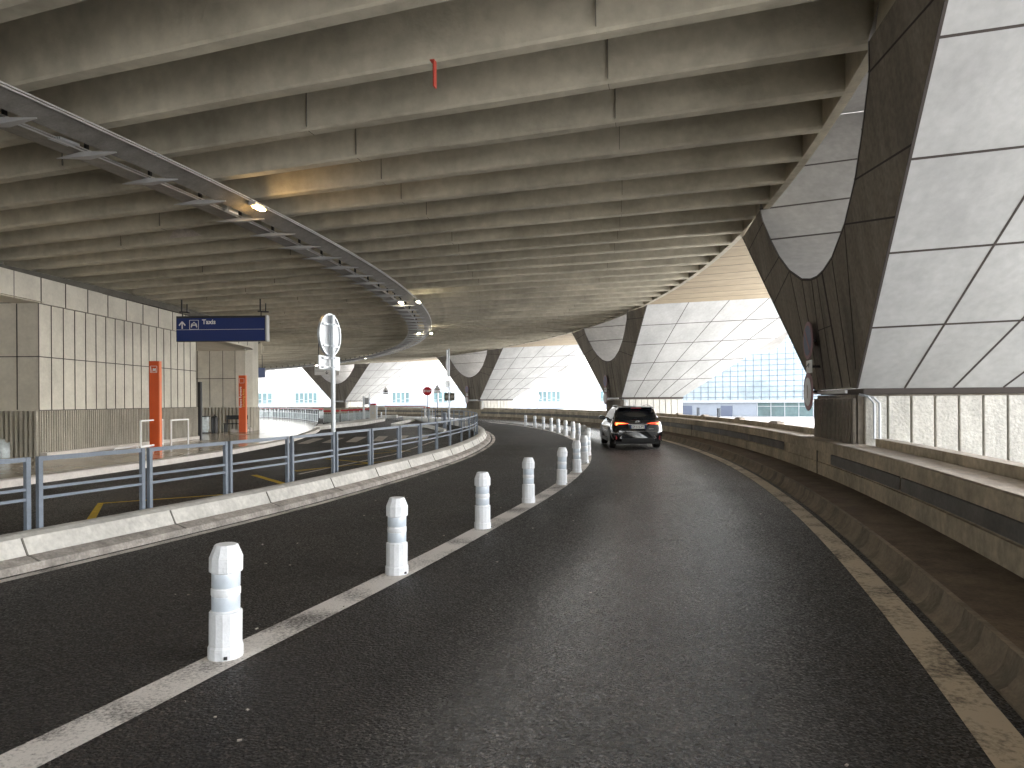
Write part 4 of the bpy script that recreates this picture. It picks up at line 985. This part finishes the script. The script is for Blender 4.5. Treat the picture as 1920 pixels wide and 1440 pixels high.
# ------------------------------------------------------------------ cars
def wheel(parent, x, y, r=.325, wd=.22):
    m1 = MB(); s = 1 if x > 0 else -1
    m1.tube([(x-s*wd, y, r), (x-s*(wd-.03), y, r), (x-s*.03, y, r), (x, y, r)], [r*.92, r, r, r*.92], 26); t = m1.build('wheel', M_tyre, parent, smooth=True)
    m1 = MB(); m1.tube([(x-s*.01, y, r), (x+s*.006, y, r)], r*.66, 20)
    for k in range(5):
        a = k*2*PI/5; m1.bar((x+s*.008, y, r), (x+s*.008, y+math.cos(a)*r*.6, r+math.sin(a)*r*.6), .05, .02, up=Vector((1, 0, 0)))
    m1.build('rim', M_rim, t)
def make_car(name, label, loc, rz, paint_, lights=True, platetxt=None):
    r = empty(name, label, 'car', loc=loc, rz=rz)
    WT = [(0, .66), (.05, .78), (.15, .85), (.35, .885), (.8, .90), (1.6, .885), (3.0, .885), (3.7, .895), (4.2, .85), (4.5, .74), (4.65, .55)]
    BT = [(0, .93), (.1, .99), (.3, 1.0), (1.6, .97), (3.3, .95), (4.0, .88), (4.45, .78), (4.65, .62)]
    ys = [0, .03, .08, .15, .25, .4, .7, 1.0, 1.5, 2.2, 3.0, 3.4, 3.7, 4.0, 4.3, 4.5, 4.6, 4.65]
    rows = []
    for y in ys:
        w_ = lerp(WT, y); b_ = lerp(BT, y); e = min(1, y/.12)
        z0 = .30-.04*e; sec = [(w_*.80, z0), (w_*.95, z0+.06), (w_*1.0, .50), (w_*1.0, .62), (w_*.975, .72), (w_*.965, .80), (w_*.92, b_-.06), (w_*.86, b_), (w_*.5, b_+.015), (0, b_+.02)]
        rows.append([(x, y, z) for x, z in sec]+[(-x, y, z) for x, z in reversed(sec[:-1])])
    # wheel arch cutouts are suggested by dark arch discs below
    rr = [[Vector(p) for p in row] for row in rows]
    # shape the tail: bumper shelf and tailgate recess
    for k, row in enumerate(rr):
        if ys[k] < .2:
            for p in row:
                if p.z > .86: p.y += .10
                elif p.z > .75: p.y += .07
                elif p.z > .66: p.y += .05
                elif p.z < .45: p.y += .03
    m1 = MB(); m1.sweep(rr, True); body = m1.build('body', paint_, r, smooth=True)
    # greenhouse
    G = [(.30, .76, .99, .70, 1.00), (.42, .79, .98, .66, 1.16), (.62, .80, .98, .62, 1.40), (.72, .80, .98, .60, 1.425), (1.3, .81, .97, .60, 1.45), (2.2, .81, .96, .60, 1.455), (2.7, .81, .95, .58, 1.42), (3.2, .80, .94, .62, 1.16), (3.5, .78, .93, .70, .95)]
    m1 = MB(); rows = []
    for y, wb, zb, wt, zt in G:
        sec = [(wb, zb-.03), ((wb+wt)/2+.015, (zb+zt)/2), (wt+.01, zt-.03), (wt-.05, zt), (wt*.4, zt+.02), (0, zt+.025)]
        rows.append([(x, y, z) for x, z in sec]+[(-x, y, z) for x, z in reversed(sec[:-1])])
    m1.sweep(rows, True); m1.build('cabin', paint_, r, smooth=True)
    # rear glass, spoiler
    def rg(x, t, off=.0):   # t 0..1 up the hatch
        y = .29+.35*t-off; z = 1.0+.385*t; return (x, y-.012, z+.0)
    m1 = MB(); gl = [(-.62, .03), (-.4, .0), (.4, .0), (.62, .03), (.66, .35), (.60, .85), (.50, 1.0), (-.50, 1.0), (-.60, .85), (-.66, .35)]
    pf = [Vector(rg(x, t, .012)) for x, t in gl]; pb = [p+Vector((0, .05, 0)) for p in pf]; m1.sweep([pf, pb], True); m1.build('rear_window', M_carg, r)
    m1 = MB(); m1.sweep([[(x*1.0, .50+.0*abs(x), 1.415), (x, .50, 1.435), (x, .78, 1.465), (x, .78, 1.42)] for x in (-.60, -.3, 0, .3, .60)], True); m1.build('spoiler', paint_, r, bevel=.008)
    m1 = MB(); m1.box((0, .505, 1.408), (.34, .03, .022)); m1.build('high_brake_light', M_redp, r)
    for s in (-1, 1):
        m1 = MB(); q = [(.55, 1.02), (1.2, 1.02), (3.1, 1.0), (2.75, 1.28), (2.35, 1.385), (1.2, 1.385), (.8, 1.33)]
        def sx(y, z): return s*(.815-(z-.96)*.42)
        pf = [Vector((sx(y, z)+s*.012, y, z)) for y, z in q]; m1.sweep([pf, [p-Vector((s*.03, 0, 0)) for p in pf]], True); m1.build('side_window', M_carg, r)
        m1 = MB(); m1.tube([(s*.56, .85, 1.46), (s*.565, 1.0, 1.49), (s*.57, 1.8, 1.505), (s*.565, 2.5, 1.475), (s*.56, 2.62, 1.44)], .014, 8); m1.build('roof_rail', M_chrome, r)
        mi = MB(); mi.sweep([[(s*.92+x*.13, 2.95+dy, 1.03+z*.085) for x, z in circ(1, 14)] for dy in (0, .1)], True); mo = mi.build('mirror', paint_, r, smooth=True)
        mi = MB(); mi.bar((s*.80, 3.0, .99), (s*.88, 3.0, 1.0), .05); mi.build('mirror_arm', M_black, mo)
        # lamps: an L wrapping round the corner
        m1 = MB(); pr_ = [(.30, .885), (.42, .90), (.60, .925), (.76, .93), (.77, .84), (.74, .77), (.70, .76), (.68, .82), (.62, .855), (.45, .86)]
        def ly(x): return .10+.0*x if x < .62 else .10+(x-.62)*.55
        pf = [Vector((s*x, ly(x)-.022, z)) for x, z in pr_]; m1.sweep([pf, [p+Vector((0, .09, 0)) for p in pf]], True); tl_ = m1.build('tail_light', M_tail if lights else M_redp, r)
        if lights:
            m1 = MB(); pr2 = [(.36, .888), (.60, .905), (.735, .91), (.74, .84), (.70, .79), (.70, .85), (.66, .878)]; pf = [Vector((s*x, ly(x)-.030, z)) for x, z in pr2]; m1.sweep([pf, [p+Vector((0, .02, 0)) for p in pf]], True); m1.build('light_core', M_tail2, tl_)
        m1 = MB(); m1.box((s*.735, .065, .42), (.035, .03, .16)); m1.build('reflector', M_redp, r)
        m1 = MB(); m1.bar((s*.30, .003, .375), (s*.62, .02, .385), .02, .02); m1.bar((s*.62, .02, .385), (s*.55, .012, .47), .02, .02); m1.build('bumper_trim', M_chrome, r)
        for y in (.95, 3.62):
            m1 = MB(); m1.prism([(.40*math.cos(t), .40*math.sin(t)) for t in [k*PI/12 for k in range(13)]]+[(-.40, -.08), (.40, -.08)], (s*(lerp(WT, y)-.03), y, .33), (0, 1, 0), uz, .036*s); m1.build('wheel_arch', M_black, r)
            wheel(r, s*.885, y)
        m1 = MB(); m1.bar((s*.89, 1.35, .28), (s*.89, 3.2, .28), .05, .1); m1.build('sill', M_black, r)
    # number plate, strip, emblem, badge
    m1 = MB(); m1.box((0, .052, .765), (.62, .02, .15)); m1.build('plate_recess', M_black, r)
    m1 = MB(); m1.box((0, .035, .765), (.52, .012, .11)); pt = m1.build('number_plate', M_plate, r)
    m1 = MB()
    for s in (-1, 1): m1.box((s*.24, .028, .765), (.04, .004, .108))
    m1.build('plate_band', M_blue, pt)
    if platetxt: text(platetxt, .098, (0, .027, .765), (1, 0, 0), (0, 0, 1), M_bk, 'plate_lettering', pt, bold=.001, xs=.92)
    m1 = MB(); m1.box((0, .085, .852), (.66, .03, .022)); m1.build('tailgate_strip', M_chrome, r)
    m1 = MB(); cc = Vector((0, .105, .93))
    for (rx, rz_, dz) in ((.075, .05, 0), (.03, .05, 0), (.05, .018, .022)):
        for k in range(20):
            a, b = 2*PI*k/20, 2*PI*(k+1)/20; m1.bar(cc+Vector((rx*math.cos(a), 0, dz+rz_*math.sin(a))), cc+Vector((rx*math.cos(b), 0, dz+rz_*math.sin(b))), .014, .012, up=Vector((0, 1, 0)))
    m1.build('emblem', M_chrome, r)
    m1 = MB(); m1.box((0, .02, .33), (1.1, .06, .12)); m1.box((0, .0, .385), (1.0, .02, .012)); m1.build('rear_diffuser', M_black, r, bevel=.01)
    m1 = MB(); m1.box((0, 2.2, .24), (1.5, 4.0, .12)); m1.build('underbody', M_black, r)
    m1 = MB(); m1.box((0, .008, .62), (1.3, .006, .008)); m1.box((.45, .045, .70), (.16, .008, .018)); m1.build('badge', M_chrome, r)
    m1 = MB(); m1.prism([(0, 0), (.16, 0), (.03, .055), (.0, .05)], (-.006, .95, 1.475), (0, 1, 0), uz, .012); m1.build('antenna_fin', paint_, r)
    m1 = MB(); m1.bar((0, .30, 1.03), (-.22, .36, 1.075), .018, .014); m1.build('rear_wiper', M_black, r)
    return r
p = P(1194, 843, 0)
make_car('black_car', 'black estate car with lit orange red tail lights driving ahead in the right lane', (p[0]+.05, p[1], .004), rad(-1.5), M_carp, True, 'GP-516-PY')
c = D(500, 765, 88); make_car('silver_car', 'silver car with a red tail light seen above the trolley bay at far left', (c.x-1.2, 86, .0), rad(75), M_silver, False)

# ------------------------------------------------------------------ buildings and masts outside
gbd = empty('glass_building', 'pale blue glass curtain wall building beyond the parapet on the right', 'building')
A = D(1262, 760, 78); B = D(1640, 760, 66); A.z = B.z = 0; d = (B-A); Ln = d.length; d.normalize(); nn = Vector((d.y, -d.x, 0))
ZB = 7.9
m1 = MB(); m1.quad(A+uz*1.62, B+uz*1.62, B+uz*ZB, A+uz*ZB); m1.build('curtain_wall', M_glassb, gbd)
m1 = MB(); n = 25
for k in range(n+1): q = A+d*Ln*k/n+nn*.02; m1.bar(q+uz*1.6, q+uz*ZB, .05, .05, up=nn)
for k in range(12): z = 1.95+k*.54; m1.bar(A+uz*z+nn*.02, B+uz*z+nn*.02, .05, .05)
m1.build('mullion', M_mull, gbd)
m1 = MB(); m1.bar(A+uz*1.45+nn*.1, B+uz*1.45+nn*.1, .2, .16); m1.bar(A+uz*(ZB+.1), B+uz*(ZB+.1), .3, .2); m1.build('string_course', M_bwhite, gbd)
C1 = A+d*Ln*.46
m1 = MB(); m1.quad(A, C1, C1+uz*1.4, A+uz*1.4); m1.build('blue_cladding', M_bblue, gbd)
for f0, f1 in ((.05, .11), (.27, .33)):
    m1 = MB(); m1.prism([(0, -.4), (Ln*(f1-f0), -.4), (Ln*(f1-f0), 1.05), (0, 1.05)], A+d*Ln*f0+nn*.04, d, uz, .03); dd = m1.build('door', mat('pale_door', (.11, .13, .18), .5), gbd)
m1 = MB(); m1.quad(C1, B, B+uz*1.4, C1+uz*1.4); m1.build('shopfront_glass', M_glass, gbd)
m1 = MB()
for k in range(9): q = C1+(B-C1)*k/8+nn*.03; m1.bar(q, q+uz*1.4, .07, .06)
m1.bar(C1+uz*1.0+nn*.03, B+uz*1.0+nn*.03, .05); m1.build('shopfront_frame', M_bwhite, gbd)
m1 = MB(); m1.quad(A, A-nn*30, A-nn*30+uz*ZB, A+uz*ZB); m1.quad(A+uz*ZB, B+uz*ZB, B-nn*30+uz*ZB, A-nn*30+uz*ZB); m1.build('side_wall', M_bwhite, gbd)

wb = empty('white_building', 'long low white building with groups of teal windows far beyond the road', 'building')
YB = 150
def WX(px): return (px-CX)*YB/F
m1 = MB(); m1.box(((WX(430)+WX(1146))/2, YB+10, 2.6), (WX(1146)-WX(430), 20, 5.2)); m1.build('wall', M_bwhite, wb)
m1 = MB(); m1.box(((WX(430)+WX(1146))/2, YB-.3, 4.5), (WX(1146)-WX(430), .7, .12)); m1.box(((WX(430)+WX(1146))/2, YB-.3, .75), (WX(1146)-WX(430), .7, 1.4)); m1.build('base_band', M_bblue, wb)
for g_ in ((464, 490, 3), (474, 512, 4), (554, 596, 5), (736, 769, 4), (814, 849, 4), (1010, 1052, 5), (1126, 1140, 2)):
    x0, x1 = WX(g_[0]), WX(g_[1]); n = g_[2]
    if g_[0] == 464: continue
    for k in range(n):
        a = x0+(x1-x0)*k/n; b = a+(x1-x0)/n*.74; m1 = MB(); m1.box(((a+b)/2, YB-.02, 2.42), (b-a, .06, 2.4)); wi = m1.build('window', M_glass, wb)
        m1 = MB(); m1.box(((a+b)/2, YB-.06, 2.0+.3*(k % 2)), (b-a, .03, .06)); m1.box(((a+b)/2, YB-.06, 1.6), (b-a, .03, .06)); m1.build('glazing_bar', M_bwhite, wi)
for x, y0, y1, Y, lb in ((536, 692, 752, 130, 'thin light mast beyond the road, left of the fourth pier'), (1068.5, 688, 752, 120, 'thin light mast beyond the parapet, left of the pier behind the car')):
    a = D(x, y0, Y); m1 = MB(); m1.tube([(a.x, Y, 0), (a.x, Y, a.z)], [.12, .07], 8); m1.box((a.x+.5, Y, a.z), (1.2, .2, .1)); tag(m1.build('light_mast', M_signback), lb, 'mast', 'light masts outside')
# ribbed stone plinth outside beyond pier two
m1 = MB(); m1.sweep([[(x, y, 0), (x, y, z)] for x, y, z in ((0, 0, .2), (3, -2, 1.6))], False) if False else None
